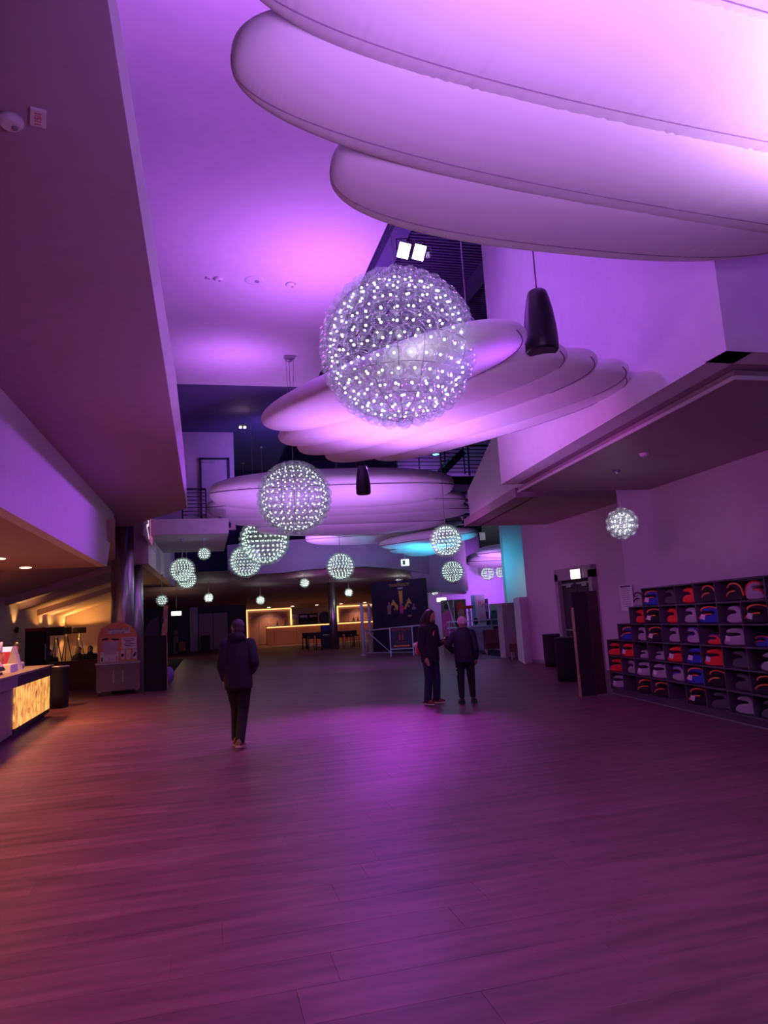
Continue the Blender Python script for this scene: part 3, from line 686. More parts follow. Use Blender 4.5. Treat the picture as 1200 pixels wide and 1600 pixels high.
MB().tube([(.12*cos(a)*.6, 0, .05+.12*sin(a)) for a in [k*.4-1.9 for k in range(10)]], .006, 5).build('loop', M['cable'], t)
p = at(452, 556, 8.8)
t = thing('cable_mount', 'small twin mount on the violet ceiling carrying the second globe lamp', 'mount', (p.x, p.y, 8.8))
MB().box((0, 0, -.05), (.30, .10, .06)).build('plate', M['steel'], t); MB().tube([(-.1, 0, -.08), (-.05, 0, -2.0)], .006, 5).tube([(.1, 0, -.08), (.06, 0, -2.0)], .006, 5).build('cable', M['cable'], t)
c = atD(379, 665, 24)
t = thing('wall_sconce', 'tiny twin spotlight glowing in the dark blue void', 'wall light', c)
MB().box((0, .05, 0), (.22, .10, .07)).build('body', M['black'], t); MB().lathe([(.045, -.09), (.045, -.03)], 10, (-.07, 0, 0)).lathe([(.045, -.09), (.045, -.03)], 10, (.07, 0, 0)).build('lens', M['signlight'], t)
point((c.x, c.y-.1, c.z+.15), (1, .6, .5), 3, .03)
# exit signs
def light_sign(px, py, w, h, D, label, m, rz=-YAW, bracket=True):
    c = atD(px, py, D); t = thing('exit_sign', label, 'sign', c, rz)
    MB().box((0, .05, 0), (w, .09, h)).build('housing', M['white'], t, .008)
    o = MB().box((0, -.002, 0), (w*.94, .012, h*.88)).build('lit_panel', m, t)
    if bracket: MB().bar((0, .05, h/2), (0, .05, h/2+(1.9 if D > 40 else .25)), .03).build('bracket', M['steel'], t)
    return t, c
point(atY(276, 975, 47), (1, .7, .45), 14, .1)  # extra unseen point, added to brighten the far left cabinet
t, c = light_sign(275.5, 958.5, .62, .26, 43, 'white lit sign box over the far left passage', M['signlight']); spot(c+Vector((0, -.3, .25)), c+Vector((0, -.4, 3)), (1, .75, .45), 9, 140)
t, c = light_sign(690, 937, .60, .26, 43, 'white lit sign box right of the navy poster wall', M['signlight']); spot(c+Vector((0, -.3, .25)), c+Vector((0, -.4, 3)), (1, .75, .45), 9, 140)
t, c = light_sign(633, 879, .42, .36, 35.5, 'small square emergency sign hanging above the arch', M['exitlight'])
MB().tube([(0, .05, .2), (0, .05, 4.9)], .016, 5).build('cable', M['cable'], t)
MB().box((-.06, -.012, 0), (.13, .006, .22)).build('pictogram', mat('exit_green', (.02, .45, .22), .5), t)
sp = atX(898.5, 897, DX-.28)
t = thing('exit_sign', 'white lit louvred sign box above the double door at right', 'sign', sp, radians(-70))
MB().box((0, .06, 0), (.34, .10, .27)).build('housing', M['white'], t, .006)
MB().box((0, .003, 0), (.32, .014, .25)).build('lit_panel', M['signlight'], t)
for k in range(6): MB().box((0, -.008, -.10+k*.04), (.32, .01, .006)).build('louvre', M['grey_paint'], t)
# railings, landing and stairs in the void
def railing(name, label, a, b, z, n_post, h=1.0, bars=7, pr=.03, br=.016):
    a = Vector(a); b = Vector(b); t = thing(name, label, 'railing', (a.x, a.y, z))
    d = b-a; d.z = 0
    for k in range(n_post):
        q = d*(k/(n_post-1)); MB().bar((q.x, q.y, 0), (q.x, q.y, h), pr*1.6, pr*1.6, (0, 1, 0)).build('post', M['railing'], t)
    for k in range(bars):
        z_ = h*(k+1)/(bars+1); MB().tube([(0, 0, z_), (d.x, d.y, z_)], br, 6).build('rail_bar', M['railing'], t)
    MB().tube([(0, 0, h), (d.x, d.y, h)], pr*1.2, 8).build('handrail', M['railing'], t)
    return t
ra = atY(285, 800, 23.75); rb_ = atY(322, 800, 23.75)
railing('railing', 'dark horizontal bar railing on the far left gallery', (ra.x, 23.75, 0), (rb_.x, 23.75, 0), 5.26, 2, .98)
LD = 30.0; KS = 1.4
l0 = atY(690, 742, LD); l1 = atY(778, 740, LD); LZ = l0.z-.05
struct('trim_7', MB().box(((l0.x+l1.x)/2, LD+1.2, LZ-.2), (l1.x-l0.x, 2.4, .36)), M['railing'])
railing('railing', 'dark bar railing on the stair landing at right of the void', (l0.x, LD, 0), (l1.x-.05, LD, 0), LZ, 3, 1.02*KS, 7, .04, .02)
b0 = atY(560, 742, 33); b1 = atY(697, 742, 33)
struct('trim_7', MB().box(((b0.x+b1.x)/2-2, 33.9, b1.z-.3), (b1.x-b0.x+5, 1.8, .4)), M['void'])
railing('railing', 'long dark railing of the bridge behind the clouds', (b0.x-1, 33, 0), (b1.x, 33, 0), b1.z-.1, 5, 1.35, 6, .04, .02)
struct('wall_right', MB().box((l1.x-.3, LD+4.5, 9.3), (6.5, .2, 5.0)), M['right_wall'])
t = thing('stair_flight', 'dark open stair flight descending under the landing', 'stairs', (l1.x-1.3*KS, LD+.7, LZ)); t.scale = (KS,)*3
for k in range(5): MB().box((.25-.09*k, 0, -.50-.24*k), (1.25, .30, .07)).build('step', M['railing'], t)
MB().bar((-.62, -.1, -.3), (-.85, -.1, -1.6), .06, .22).build('stringer', M['railing'], t)
MB().bar((.95, -.1, -.3), (.45, -.1, -1.6), .06, .22).build('stringer', M['railing'], t)
MB().box((-.35, .3, -1.72), (2.0, 1.2, .24)).build('lower_landing', M['railing'], t)
t = thing('stair_flight', 'dark stair flight rising left behind the landing railing', 'stairs', (l0.x, LD+1.6, LZ)); t.scale = (KS,)*3
for k in range(6): MB().box((.1+.17*k, 0, .1+.16*k), (.28, .9, .05)).build('step', M['railing'], t)
MB().bar((0, -.45, 0), (1.1, -.45, 1.0), .05, .22).build('stringer', M['railing'], t)
MB().tube([(.55, -.5, 1.1), (1.05, -.5, 1.55), (1.07, -.5, .2)], .02, 6).build('handrail', M['railing'], t)
c = atD(681, 710, 34)
t = thing('cyan_spotlight', 'small cyan glowing spotlight below the second cloud', 'spotlight', c, -YAW)
MB().box((0, .05, .03), (.44, .16, .10)).build('housing', M['black'], t); MB().ell((0, -.03, -.01), (.16, .06, .035), 14, 8).build('lens', M['cyanlight'], t)
point(c+Vector((0, -.3, -.1)), CYAN, 30, .1)
spot((cw0.x-1.0, 29.1, 3.9), (cw0.x+.1, 30.5, 3.6), CYAN, 120, 130, 1.0, .2)
spot((cw0.x+2.2, 28.6, 3.6), (cw0.x+1.9, 30.4, 2.6), (1, .66, .55), 60, 120, 1.0, .2)
# lit poster on the far left fascia
pa = atX(224, 820, s2a.x+.03); pb = atX(243, 862, s2a.x+.03)
ya, yb = sorted((pa.y, pb.y)); zt_ = 5.6; zb_ = 4.45
t = thing('wall_banner', 'pink and white backlit banner with upright script on the left fascia', 'banner', (s2a.x+.03, (ya+yb)/2, (zt_+zb_)/2))
hw_ = (yb-ya)/2; hh = (zt_-zb_)/2
MB().box((0, 0, 0), (.05, hw_*2, hh*2)).build('frame', M['dark_slab'], t)
MB().box((.028, -hw_*.55, 0), (.01, hw_*.7, hh*1.9)).build('white_strip', M['slab_paint'], t)
MB().box((.028, hw_*.05, 0), (.01, hw_*.42, hh*1.9)).build('pink_strip', M['poster_pink'], t)
MB().box((.03, 0, -hh-.03), (.06, hw_*2, .04)).build('lower_rail', M['white'], t)
sc_ = MB()
for k in range(5): sc_.box((.036, -hw_*.55+.06*sin(k*2.1), hh*.8-k*hh*.36), (.008, hw_*.35, hh*.16), Matrix.Rotation(.5*sin(k*3), 3, 'X'))
sc_.build('script', M['poster_white'], t)
# ================================================================== LEFT: counter, cart, lounge
ca = at(2, 1169, 0); cb = at(77, 1119.5, 0)
dirc = (cb-ca).normalized(); CYAW = atan2(-dirc.x, dirc.y)
t = thing('service_counter', 'long dark service counter with glowing onyx front at the left edge', 'counter', cb, CYAW)
CL = 7.5; CH = 1.08                               # local: +Y along the front to the far end (origin), x<0 is behind the front
ys = -(at(22.5, 1155.6, 0)-cb).length           # where the lit panel begins
MB().box((-.45, -CL/2, .06), (.72, CL-.1, .12)).build('plinth', M['blackmat'], t)
MB().box((-.45, -CL/2, .50), (.84, CL, .82)).build('body', M['cartmetal'], t)
MB().box((-.42, ys/2, .965), (.92, -ys, .19)).build('dark_band', M['blackmat'], t)
MB().box((-.42, (ys-CL)/2, .965), (.92, CL+ys-.004, .19)).build('steel_band', M['cartmetal'], t)
MB().box((-.42, -CL/2, CH-.005), (1.0, CL+.08, .035)).build('worktop', M['cartmetal'], t, .008)
MB().box((-.022, ys/2, .13), (.03, -ys, .08)).build('kick_trim', M['blackmat'], t)
L3 = -ys/3
for k in range(3): MB().box((-.022, ys+L3*(k+.5), .52), (.05, L3-.012, .69)).build('onyx_panel', M['onyx'], t)
spot(cb+dirc*(ys/2)+Vector((.35, 0, .55)), cb+dirc*(ys/2)+Vector((1.6, 0, 0)), (1, .5, .16), 35, 150, 1, .4)
def on_counter(d, back, h=CH+.013): return cb+dirc*d+Vector((-dirc.y, dirc.x, 0))*back+Vector((0, 0, h))
# things on the counter
q = on_counter(-2.6, .30)
t = thing('napkin_holder', 'white napkin box low on the counter end', 'box', q, CYAW)
MB().box((0, 0, .07), (.22, .62, .14)).build('tray', M['white'], t, .012); MB().box((.112, 0, .07), (.004, .004, .12)).build('joint', M['grey_paint'], t)
q = on_counter(-2.3, .55)
t = thing('drink_cup_stack', 'tall patterned cup with a white block on top on the counter', 'cup', q, CYAW)
MB().lathe([(.10, 0), (.13, .34)], 18).build('patterned_cup', mat('cup_print', (.42, .17, .07), .5, var=.9, scale=22), t)
MB().lathe([(.095, .345), (.10, .55)], 18).build('white_cup', M['paper'], t)
q = on_counter(-1.55, .40)
t = thing('tent_card', 'white folded tent card standing near the counter end', 'card', q, CYAW)
MB().prism([(-.12, -.13, 0), (.12, -.13, 0), (0, -.13, .46)], (0, .02, 0)).build('side_panel', M['paper'], t)
MB().prism([(.12, -.13, 0), (.135, -.13, 0), (.005, -.13, .46), (-.005, -.13, .46)], (0, .26, 0)).build('front_panel', M['paper'], t)
MB().prism([(-.12, -.13, 0), (-.135, -.13, 0), (-.005, -.13, .46), (.005, -.13, .46)], (0, .26, 0)).build('rear_panel', M['paper'], t)
MB().ell((.10, .26, .07), (.045, .045, .07), 10, 8).build('lilac_figurine', M['purpleball'], t)
q = on_counter(-3.6, .32)
t = thing('payment_terminal', 'black till screen tilted on the counter at the left edge', 'till', q, CYAW)
MB().box((0, 0, .02), (.24, .3, .04)).build('base', M['black'], t, .008); MB().box((.05, .05, .19), (.03, .40, .30), Matrix.Rotation(-.6, 3, 'Y')).build('screen', M['black'], t, .008)
MB().box((.085, .05, .20), (.006, .22, .16), Matrix.Rotation(-.6, 3, 'Y')).build('display', M['slab_paint'], t); MB().tube([(0, 0, .03), (.0, 0, .2)], .03, 8).build('stand', M['black'], t)
q = on_counter(-4.1, .62)
t = thing('hand_sanitizer', 'black dispenser head with a white lever on the counter edge', 'dispenser', q, CYAW)
MB().lathe([(.08, 0), (.09, .25), (.05, .32)], 14).build('bottle', M['black'], t); MB().box((.08, 0, .28), (.16, .04, .03)).build('lever', M['white'], t)
c = atD(8, 1028, 17)
t = thing('menu_screen', 'glowing red menu screen behind the counter at the left edge', 'screen', (c.x, c.y, 0), .2)
MB().box((-.35, .03, c.z), (1.25, .06, .62)).build('bezel', M['black'], t); MB().box((-.35, -.004, c.z-.02), (1.2, .01, .52)).build('red_display', M['redscreen'], t); MB().box((-.05, -.012, c.z+.20), (.52, .006, .12)).build('white_highlight', M['whitescreen'], t)
MB().bar((-.35, .08, 0), (-.35, .08, c.z), .06).build('stand', M['black'], t)
c = atD(26, 1024, 16.5)
t = thing('beer_tap_post', 'slim red post with a ball top behind the counter', 'post', (c.x, c.y, 0))
MB().lathe([(.035, 0), (.035, c.z+.22)], 10).build('shaft', M['darkred'], t); MB().ell((0, 0, c.z+.26), (.05, .05, .05), 10, 8).build('ball_top', M['steel'], t); MB().lathe([(.06, c.z-.1), (.06, c.z+.02)], 12).build('collar', M['oak'], t)
p = at(91.5, 1106, 0)
t = thing('waste_bin', 'black round waste bin at the end of the counter', 'bin', p)
MB().lathe([(.21, 0), (.225, .3), (.225, .92), (.23, .94), (.21, .95)], 24).build('body', M['blackmat'], t); MB().lathe([(.235, .955), (.23, .99), (.17, .985)], 24).build('rim', M['steel'], t)
# cart
q0 = at(150, 1089, 0); q1 = at(218.5, 1083, 0); cyw = atan2(q1.y-q0.y, q1.x-q0.x); cw = (q1-q0).length
t = thing('cup_return_cart', 'rolling cart with an arched orange sign for returning reusable cups', 'cart', ((q0.x+q1.x)/2, (q0.y+q1.y)/2, 0), cyw)
MB().box((0, .30, .48), (cw, .60, .72)).build('body', M['cartmetal'], t, .01)
MB().box((0, .30, .865), (cw+.05, .66, .04)).build('worktop', M['steel'], t, .008)
for sx in (-1, 1):
    h_ = MB().box((sx*.12, -.012, .52), (.03, .02, .34)).build('door_handle', M['steel'], t)
    d_ = MB().box((sx*cw/4, -.004, .48), (cw/2-.04, .012, .62)).build('door', M['cartmetal'], t)
    for sy in (.08, .52):
        w = MB().lathe([(.055, -.025), (.06, 0), (.055, .025)], 14); bmesh.ops.rotate(w.bm, verts=w.bm.verts, matrix=Matrix.Rotation(pi/2, 3, 'Y')); bmesh.ops.translate(w.bm, verts=w.bm.verts, vec=(sx*(cw/2-.08), sy, .06))
        wo = w.build('caster', M['charcoal'], t); MB().box((sx*(cw/2-.08), sy, .11), (.08, .09, .05)).build('fork', M['steel'], wo)
for k in range(3): MB().lathe([(.12, .885), (.125, .895), (.10, .897)], 18, (-cw/2+.18+.26*k, .16, 0)).build('cup_hole', M['metal'], t)
sw = cw*.47; zs = .885
arch = [(-sw, .44, zs), (sw, .44, zs), (sw, .44, zs+.66)]+[(sw*cos(a), .44, zs+.66+.46*sin(a)) for a in [pi*k/18 for k in range(1, 18)]]+[(-sw, .44, zs+.66)]
MB().prism(arch, (0, .03, 0)).build('sign_board', M['orangecard'], t)
def card(nm, x0, x1, z0, z1, m=None, y=.43): return MB().box(((x0+x1)/2, y, (z0+z1)/2), (x1-x0, .008, z1-z0)).build(nm, m or M['paper'], t)
u = cw/70.; X_ = lambda px: (px-184.5)*u
card('title_plate', X_(167), X_(205), zs+.80, zs+.95)
text_part('lettering', 'MEHRWEGBECHER\nRÜCKGABE', .085, M['ink'], t, FRONT((X_(186), .424, zs+.875)), .002, width=.56)
card('info_card', X_(191), X_(216), zs+.36, zs+.68)
ln = MB()
for k in range(6): ln.box((X_(203)+.01*(k % 2), .424, zs+.63-.045*k), (.30-.06*(k % 3), .004, .014))
ln.build('print_lines', M['ink'], t)
MB().prism([(X_(162), .428, zs+.22), (X_(182), .428, zs+.22), (X_(186), .428, zs+.60), (X_(159), .428, zs+.60)], (0, -.006, 0)).build('cup_picture', mat('cup_lilac', (.62, .48, .58), .7), t)
for a, b, z_ in ((163, 6, .66), (180, 7, .64)): MB().ell((X_(a+1), .425, zs+z_), (b*u, .006, .028), 14, 6, Matrix.Rotation(-.12 if a < 170 else .12, 3, 'Y')).build('lid_picture', M['ink'], t)
card('lower_card', X_(156), X_(186), zs+.02, zs+.30)
text_part('lettering', 'UNSERE\nMEHRWEG BECHER', .04, M['ink'], t, FRONT((X_(172), .424, zs+.26)), .001, width=.30)
for xx, hh, mm in ((159, .11, 'ink'), (171, .12, 'pinkknit'), (176, .12, 'pinkknit'), (183, .13, 'orangecard')): MB().box((X_(xx), .423, zs+.04+hh/2), (.035, .006, hh)).build('bottle_picture', M[mm], t)
for xx, k in ((192.5, 0), (202.5, 1), (212.5, 2)):
    card('pictogram_card', X_(xx-3.2), X_(xx+3.2), zs+.06, zs+.33)
    if k == 1: MB().bar((X_(xx)-.03, .423, zs+.12), (X_(xx)+.03, .423, zs+.24), .008).build('straw_picture', M['ink'], t)
    else: MB().ell((X_(xx), .424, zs+.18), (.045 if k == 0 else .03, .004, .05 if k == 0 else .075), 12, 6, Matrix.Rotation(.5 if k else 0, 3, 'Y')).build('lid_picture', M['ink'], t)
# dark standee behind the cart
p = at(226, 1081, 0); p2 = at(261, 1078, 0)
t = thing('cardboard_standee', 'dark boxy film standee with pale edge, right of the orange sign', 'standee', ((p.x+p2.x)/2, (p.y+p2.y)/2, 0), atan2(p2.y-p.y, p2.x-p.x)); w_ = (p2-p).length
MB().box((0, .25, .78), (w_, .5, 1.56)).build('box', M['blackmat'], t)
MB().box((w_/2+.012, .02, .78), (.024, .06, 1.56)).build('pale_edge', M['tanprint'], t)
MB().prism([(w_/2-.14, .02, 1.56), (w_/2+.02, .02, 1.56), (w_/2+.06, .02, 2.42), (w_/2-.06, .02, 2.42)], (0, .04, 0)).build('slanted_strut', M['tanprint'], t)
MB().ell((w_/2-.12, .0, 2.0), (.05, .03, .09), 10, 8).build('dark_knob', M['black'], t)
MB().prism([(-w_/2, .1, 1.56), (w_/2-.2, .1, 1.56), (w_/2-.2, .1, 2.15), (-w_/2+.12, .1, 1.95)], (0, .04, 0)).build('back_card', M['navyboard'], t)
MB().bar((-w_/2+.1, .04, .1), (-w_/2+.18, .04, 1.5), .04).build('brown_edge', M['wood'], t)
p = at(263, 1068, 0)
t = tag(MB().ell((0, 0, .26), (.15, .15, .26), 18, 12).build('balloon', M['purpleball']), 'purple rounded object peeping out behind the dark standee', 'balloon'); t.location = (p.x+.02, p.y+.3, 0)
# floor lamps of the lounge
def tripod_lamp(px, D, label, sr=.34, sh=.22, power=60, zt=2.05):
    c = atY(px, 985, D); t = thing('tripod_floor_lamp', label, 'floor lamp', (c.x, c.y, 0))
    MB().rings([[Vector((r*cos(2*pi*k/24), r*sin(2*pi*k/24), z)) for k in range(24)] for r, z in ((sr, zt-sh), (sr, zt), (sr-.012, zt), (sr-.012, zt-sh))], False).build('lamp_shade', M['blackmat'], t)
    for k in range(3): a = k*2*pi/3+.5; MB().tube([(.04*cos(a), .04*sin(a), zt-sh-.12), (.36*cos(a), .36*sin(a), .01)], .02, 6).build('leg', M['black'], t)
    MB().lathe([(.06, zt-sh-.16), (.06, zt-sh-.08), (.015, zt-sh-.07), (.015, zt-.08)], 10).build('hub', M['black'], t)
    MB().ell((0, 0, zt-sh/2), (.05, .05, .06), 10, 8).build('bulb', M['downlight'], t)
    point((c.x, c.y-.02, zt-sh*.35), (1, .42, .09), power, .05)
tripod_lamp(124, 32.2, 'glowing tripod lamp with black drum shade before the tan corner wall', .27, .24, 190)
tripod_lamp(88, 27.5, 'large black drum shade tripod lamp, leftmost in the lounge', .27, .30)
tripod_lamp(104, 30, 'black drum shade lamp half hidden behind the leftmost one', .19, .26)
c = atY(55.5, 1005, 24.5)
t = thing('drinks_fridge', 'tall black fridge with a red top edge in the lounge', 'fridge', (c.x, c.y, 0), -.1)
zT = atY(55, 981, 24.5).z
MB().box((0, .2, zT/2), (.62, .4, zT-.02)).build('cabinet', M['blackmat'], t); MB().box((0, -.01, zT-.06), (.62, .03, .10)).build('red_header', M['darkred'], t)
MB().box((0, -.012, zT*.5), (.52, .02, zT*.72)).build('glass_door', M['black'], t); MB().bar((.3, -.03, 1.0), (.3, -.03, 1.5), .03).build('handle', M['steel'], t)
# lounge bench with people sitting behind it
p = atD(117, 1045, 22.6)
t = thing('lounge_bench', 'long dark upholstered bench along the lounge in front of seated people', 'bench', (p.x, p.y, 0), -.1)
MB().box((0, 0, .45), (1.9, .20, .9)).build('backrest', M['wood'], t, .02); MB().box((0, -.012, .9), (1.9, .24, .03)).build('top_rail', M['wood'], t)
MB().box((0, .45, .22), (1.9, .7, .40)).build('seat', M['blk'], t, .03)
# ================================================================== PEOPLE
def hand(mb, w, d, side, curl=.5, palm=(0, 0, 0)):
    """palm + five fingers; w wrist, d direction of the hand, palm normal faces 'palm'"""
    w = Vector(w); d = Vector(d).normalized(); n = Vector(palm); n = (n-d*n.dot(d)).normalized(); s = d.cross(n)*side
    mb.chain([w, w+d*.04, w+d*.085], [.026, .034, .034], 10)
    mb.chain([w+d*.075-s*.026, w+d*.075+s*.026], [.017, .017], 8)
    for k, (o, L) in enumerate(((-.028, .072), (-.0095, .082), (.0095, .076), (.028, .060))):
        b = w+d*.088+s*o; e1 = b+(d*cos(curl*.5)+n*sin(curl*.5))*L*.45; e2 = e1+(d*cos(curl*1.3)+n*sin(curl*1.3))*L*.35; e3 = e2+(d*cos(curl*1.9)+n*sin(curl*1.9))*L*.25
        mb.chain([b, e1, e2, e3], [.0095, .009, .0085, .0075], 8)
    b = w+d*.03-s*.028; e1 = b+(d*.6-s*.7+n*.25).normalized()*.04; e2 = e1+(d*.9-s*.15+n*.35).normalized()*.032
    mb.chain([b, e1, e2], [.013, .011, .009], 8)
def head(mb, c, yaw, s=1., pitch=0.):
    R_ = Matrix.Rotation(yaw, 3, 'Z') @ Matrix.Rotation(pitch, 3, 'X'); c = Vector(c)
    P = lambda x, y, z: c+R_ @ (Vector((x, y, z))*s)
    mb.ell(P(0, -.01, .025), (.076*s, .095*s, .095*s), 18, 12, R_)          # cranium (face looks along +Y)
    mb.ell(P(0, .022, -.045), (.058*s, .066*s, .070*s), 16, 10, R_)         # jaw
    mb.chain([P(0, .085, .012), P(0, .106, -.020)], [.010*s, .015*s], 8)    # nose
    mb.ell(P(0, .078, -.062), (.026*s, .014*s, .008*s), 10, 6, R_); mb.ell(P(0, .077, -.074), (.022*s, .013*s, .008*s), 10, 6, R_)   # lips
    mb.ell(P(0, .075, .033), (.05*s, .02*s, .011*s), 10, 6, R_)             # brow
    for sx in (-1, 1):
        mb.ell(P(sx*.076, -.012, -.005), (.010*s, .020*s, .032*s), 8, 8, R_)
        mb.ell(P(sx*.03, .078, .010), (.015*s, .012*s, .009*s), 8, 6, R_)
    return P, R_
def shoe(nm, parent, c, yaw, L=.28, m='black', sole='charcoal', pitch=0.):
    c = Vector(c); R_ = Matrix.Rotation(yaw, 3, 'Z') @ Matrix.Rotation(pitch, 3, 'X'); mb = MB()
    prof = [(-.5, .030, .05), (-.42, .042, .085), (-.2, .043, .10), (0., .044, .085), (.2, .048, .062), (.36, .045, .05), (.47, .030, .038), (.5, .012, .025)]
    RR = []
    for v, hw_, hh_ in prof:
        RR.append([c+R_ @ Vector((hw_*cos(a), v*L+.06, .022+(hh_*max(0, sin(a)) if sin(a) > 0 else 0))) for a in [2*pi*k/14 for k in range(14)]])
    mb.rings(RR); o = mb.build(nm, M[m], parent)
    sb = MB(); sb.rings([[c+R_ @ Vector((hw_*1.08*cos(a), v*L*1.02+.06, .001+(.024 if sin(a) > 0 else 0))) for a in [2*pi*(k+.5)/8 for k in range(8)]] for v, hw_, hh_ in prof]); sb.build('sole', M[sole], o)
    return o
def eyes(P, t, s=1.):
    mb = MB()
    for sx in (-1, 1): mb.ell(P(sx*.03, .0885, .011), (.008, .004, .005), 8, 6)
    mb.build('eyes', M['ink'], t)
def build_person(label, loc, rz, J, cl):
    """J: joints in local space (front = +Y). cl: clothing colours"""
    t = thing('person', label, 'person', loc, rz); s = J.get('s', 1.)
    b = MB(); P, R_ = head(b, J['head'], J['hyaw'], J.get('hs', 1.), J.get('hpitch', 0))
    b.chain([J['neck'], Vector(J['head'])+Vector((0, -.02, -.05))], [.058*s, .05*s], 12)
    pel, che = Vector(J['pelvis']), Vector(J['chest']); mid = (pel+che)/2
    b.oval([(pel+Vector((0, 0, -.10)), .10*s, .08*s), (pel, .155*s, .105*s), (mid, .130*s, .095*s), (che, .165*s, .11*s), (che+Vector((0, 0, .14*s)), .13*s, .085*s), (Vector(J['neck']), .055*s, .055*s)])
    for sd in 'LR':
        b.chain([J['sh'+sd], J['el'+sd], J['wr'+sd]], [.052*s, .040*s, .027*s]); b.chain([J['hip'+sd], J['kn'+sd], J['an'+sd]], [.082*s, .052*s, .036*s])
        a = Vector(J['an'+sd]); fd = Vector((-sin(J.get('fy'+sd, 0)), cos(J.get('fy'+sd, 0)), 0)); b.chain([a, a+Vector((0, 0, -.03))-fd*.03, a+fd*.13+Vector((0, 0, -.045))], [.034, .032, .025], 8)
        if J.get('hand'+sd): d_, pn, cu = J['hand'+sd]; hand(b, J['wr'+sd], d_, 1 if sd == 'R' else -1, cu, pn)
    solid(b, 'body', M['skin'], t, .007, 2); eyes(P, t)
    # jacket
    j = MB(); hem = J.get('hem', -.12)
    j.oval([(pel+Vector((0, 0, hem)), .185*s, .145*s), (pel+Vector((0, 0, hem+.04)), .195*s, .155*s), (mid, .185*s, .15*s), (che, .205*s, .15*s), (che+Vector((0, 0, .12*s)), .175*s, .12*s), (che+Vector((0, -.005, .20*s)), .10*s, .09*s), (Vector(J['neck'])+Vector((0, 0, .045)), .075*s, .075*s)])
    for sd in 'LR':
        e = Vector(J['el'+sd]); w = Vector(J['wr'+sd]); w2 = e+(w-e)*J.get('sl', .93)
        j.chain([J['sh'+sd], e, w2], [.082*s, .064*s, .050*s], 14)
    if cl.get('hood'): j.ell(Vector(J['neck'])+Vector((0, -.075, .015)), (.125*s, .075*s, .085*s), 16, 10)
    jo = solid(j, 'jacket', M[cl['jacket']], t, .014, 6)
    # trousers
    tr = MB(); tr.oval([(pel+Vector((0, 0, .06)), .165*s, .125*s), (pel+Vector((0, 0, -.03)), .175*s, .13*s), (pel+Vector((0, 0, -.13)), .15*s, .11*s)])
    for sd in 'LR':
        k = Vector(J['kn'+sd]); a = Vector(J['an'+sd]); tr.chain([J['hip'+sd], k, a+(k-a)*J.get('cuff', .02)], [.10*s, .075*s, J.get('cuffr', .062)*s], 14)
    solid(tr, 'trousers', M[cl['trousers']], t, .012, 5)
    for sd in 'LR':
        a = Vector(J['an'+sd]); shoe('shoe', t, (a.x, a.y-.03, a.z-.085), J.get('fy'+sd, 0), J.get('foot', .28), cl['shoes'], cl['sole'], J.get('fp'+sd, 0))
    return t, P, R_, jo
def V(*a): return Vector(a)
# man walking away
pm_ = at(375, 1167, 0); mrz = -YAW*.95
J = dict(pelvis=(0, 0, .95), chest=(0, .03, 1.30), neck=(0, .03, 1.50), head=(-.01, .05, 1.64), hyaw=.75, hs=1.08, s=1.05,
         shL=(-.175, .02, 1.42), elL=(-.235, -.01, 1.13), wrL=(-.20, .06, .90), shR=(.175, .02, 1.42), elR=(.25, -.05, 1.15), wrR=(.17, .12, 1.0),
         hipL=(-.095, 0, .92), knL=(-.06, .12, .52), anL=(-.06, .06, .11), hipR=(.095, 0, .92), knR=(.055, .03, .50), anR=(.045, -.22, .12),
         fyL=.15, fyR=-.1, fpR=-.12, hem=-.16, handL=((.1, .15, -1), (1, 0, .1), .5), handR=((-.6, .5, -.4), (-.3, -.6, -.5), .6), foot=.30, sl=.80, cuffr=.066)
t, P, R_, jo = build_person('man in dark hooded jacket walking away across the open floor', (pm_.x, pm_.y, 0), mrz, J, dict(jacket='navy', trousers='blacktrousers', shoes='brownshoe', sole='sole', hood=True))
h = MB(); h.ell(P(0, -.028, .045), (.088, .098, .092), 18, 12, R_); h.ell(P(0, -.055, -.015), (.080, .066, .085), 16, 10, R_); solid(h, 'hair', M['hairgrey'], t, .01, 2)
w = V(*J['wrL']); MB().tube([w+V(.034*cos(a), .034*sin(a), .005*cos(a)) for a in [k*pi/8 for k in range(16)]], .007, 6, closed=True).build('wrist_band', M['white'], t)
# woman with phone
pw_ = at(677, 1101, 0)
J = dict(pelvis=(0, 0, .98), chest=(0, .01, 1.33), neck=(0, .02, 1.52), head=(0, .07, 1.655), hyaw=0., hpitch=-.38, hs=1.0, s=1.06,
         shL=(-.19, 0, 1.43), elL=(-.24, .03, 1.12), wrL=(-.10, .26, 1.17), shR=(.19, 0, 1.43), elR=(.25, -.03, 1.10), wrR=(.24, .08, .90),
         hipL=(-.10, 0, .92), knL=(-.11, .04, .50), anL=(-.13, .0, .10), hipR=(.10, 0, .92), knR=(.12, .02, .50), anR=(.13, -.03, .10),
         fyL=.25, fyR=-.15, hem=-.19, handL=((.55, .8, .12), (.3, -.2, .9), 1.1), handR=((0, .2, -1), (-1, 0, 0), .4), foot=.26, sl=.9, cuffr=.07)
WRZ = -YAW+radians(-128)
t, P, R_, jo = build_person('woman with long dark hair and black jacket looking at her phone', (pw_.x, pw_.y, 0), WRZ, J, dict(jacket='blk', trousers='jeans', shoes='darkred', sole='sole', hood=False))
h = MB(); h.ell(P(0, -.035, .045), (.093, .100, .092), 18, 12, R_); h.chain([P(0, -.07, 0), P(0, -.10, -.12), V(0, -.10, 1.38), V(0, -.11, 1.26)], [.088, .10, .10, .06], 14)
for sx in (-1, 1): h.chain([P(sx*.075, 0, .03), P(sx*.088, .02, -.06), V(sx*.115, .03, 1.42), V(sx*.13, .06, 1.28)], [.03, .036, .042, .022], 10)
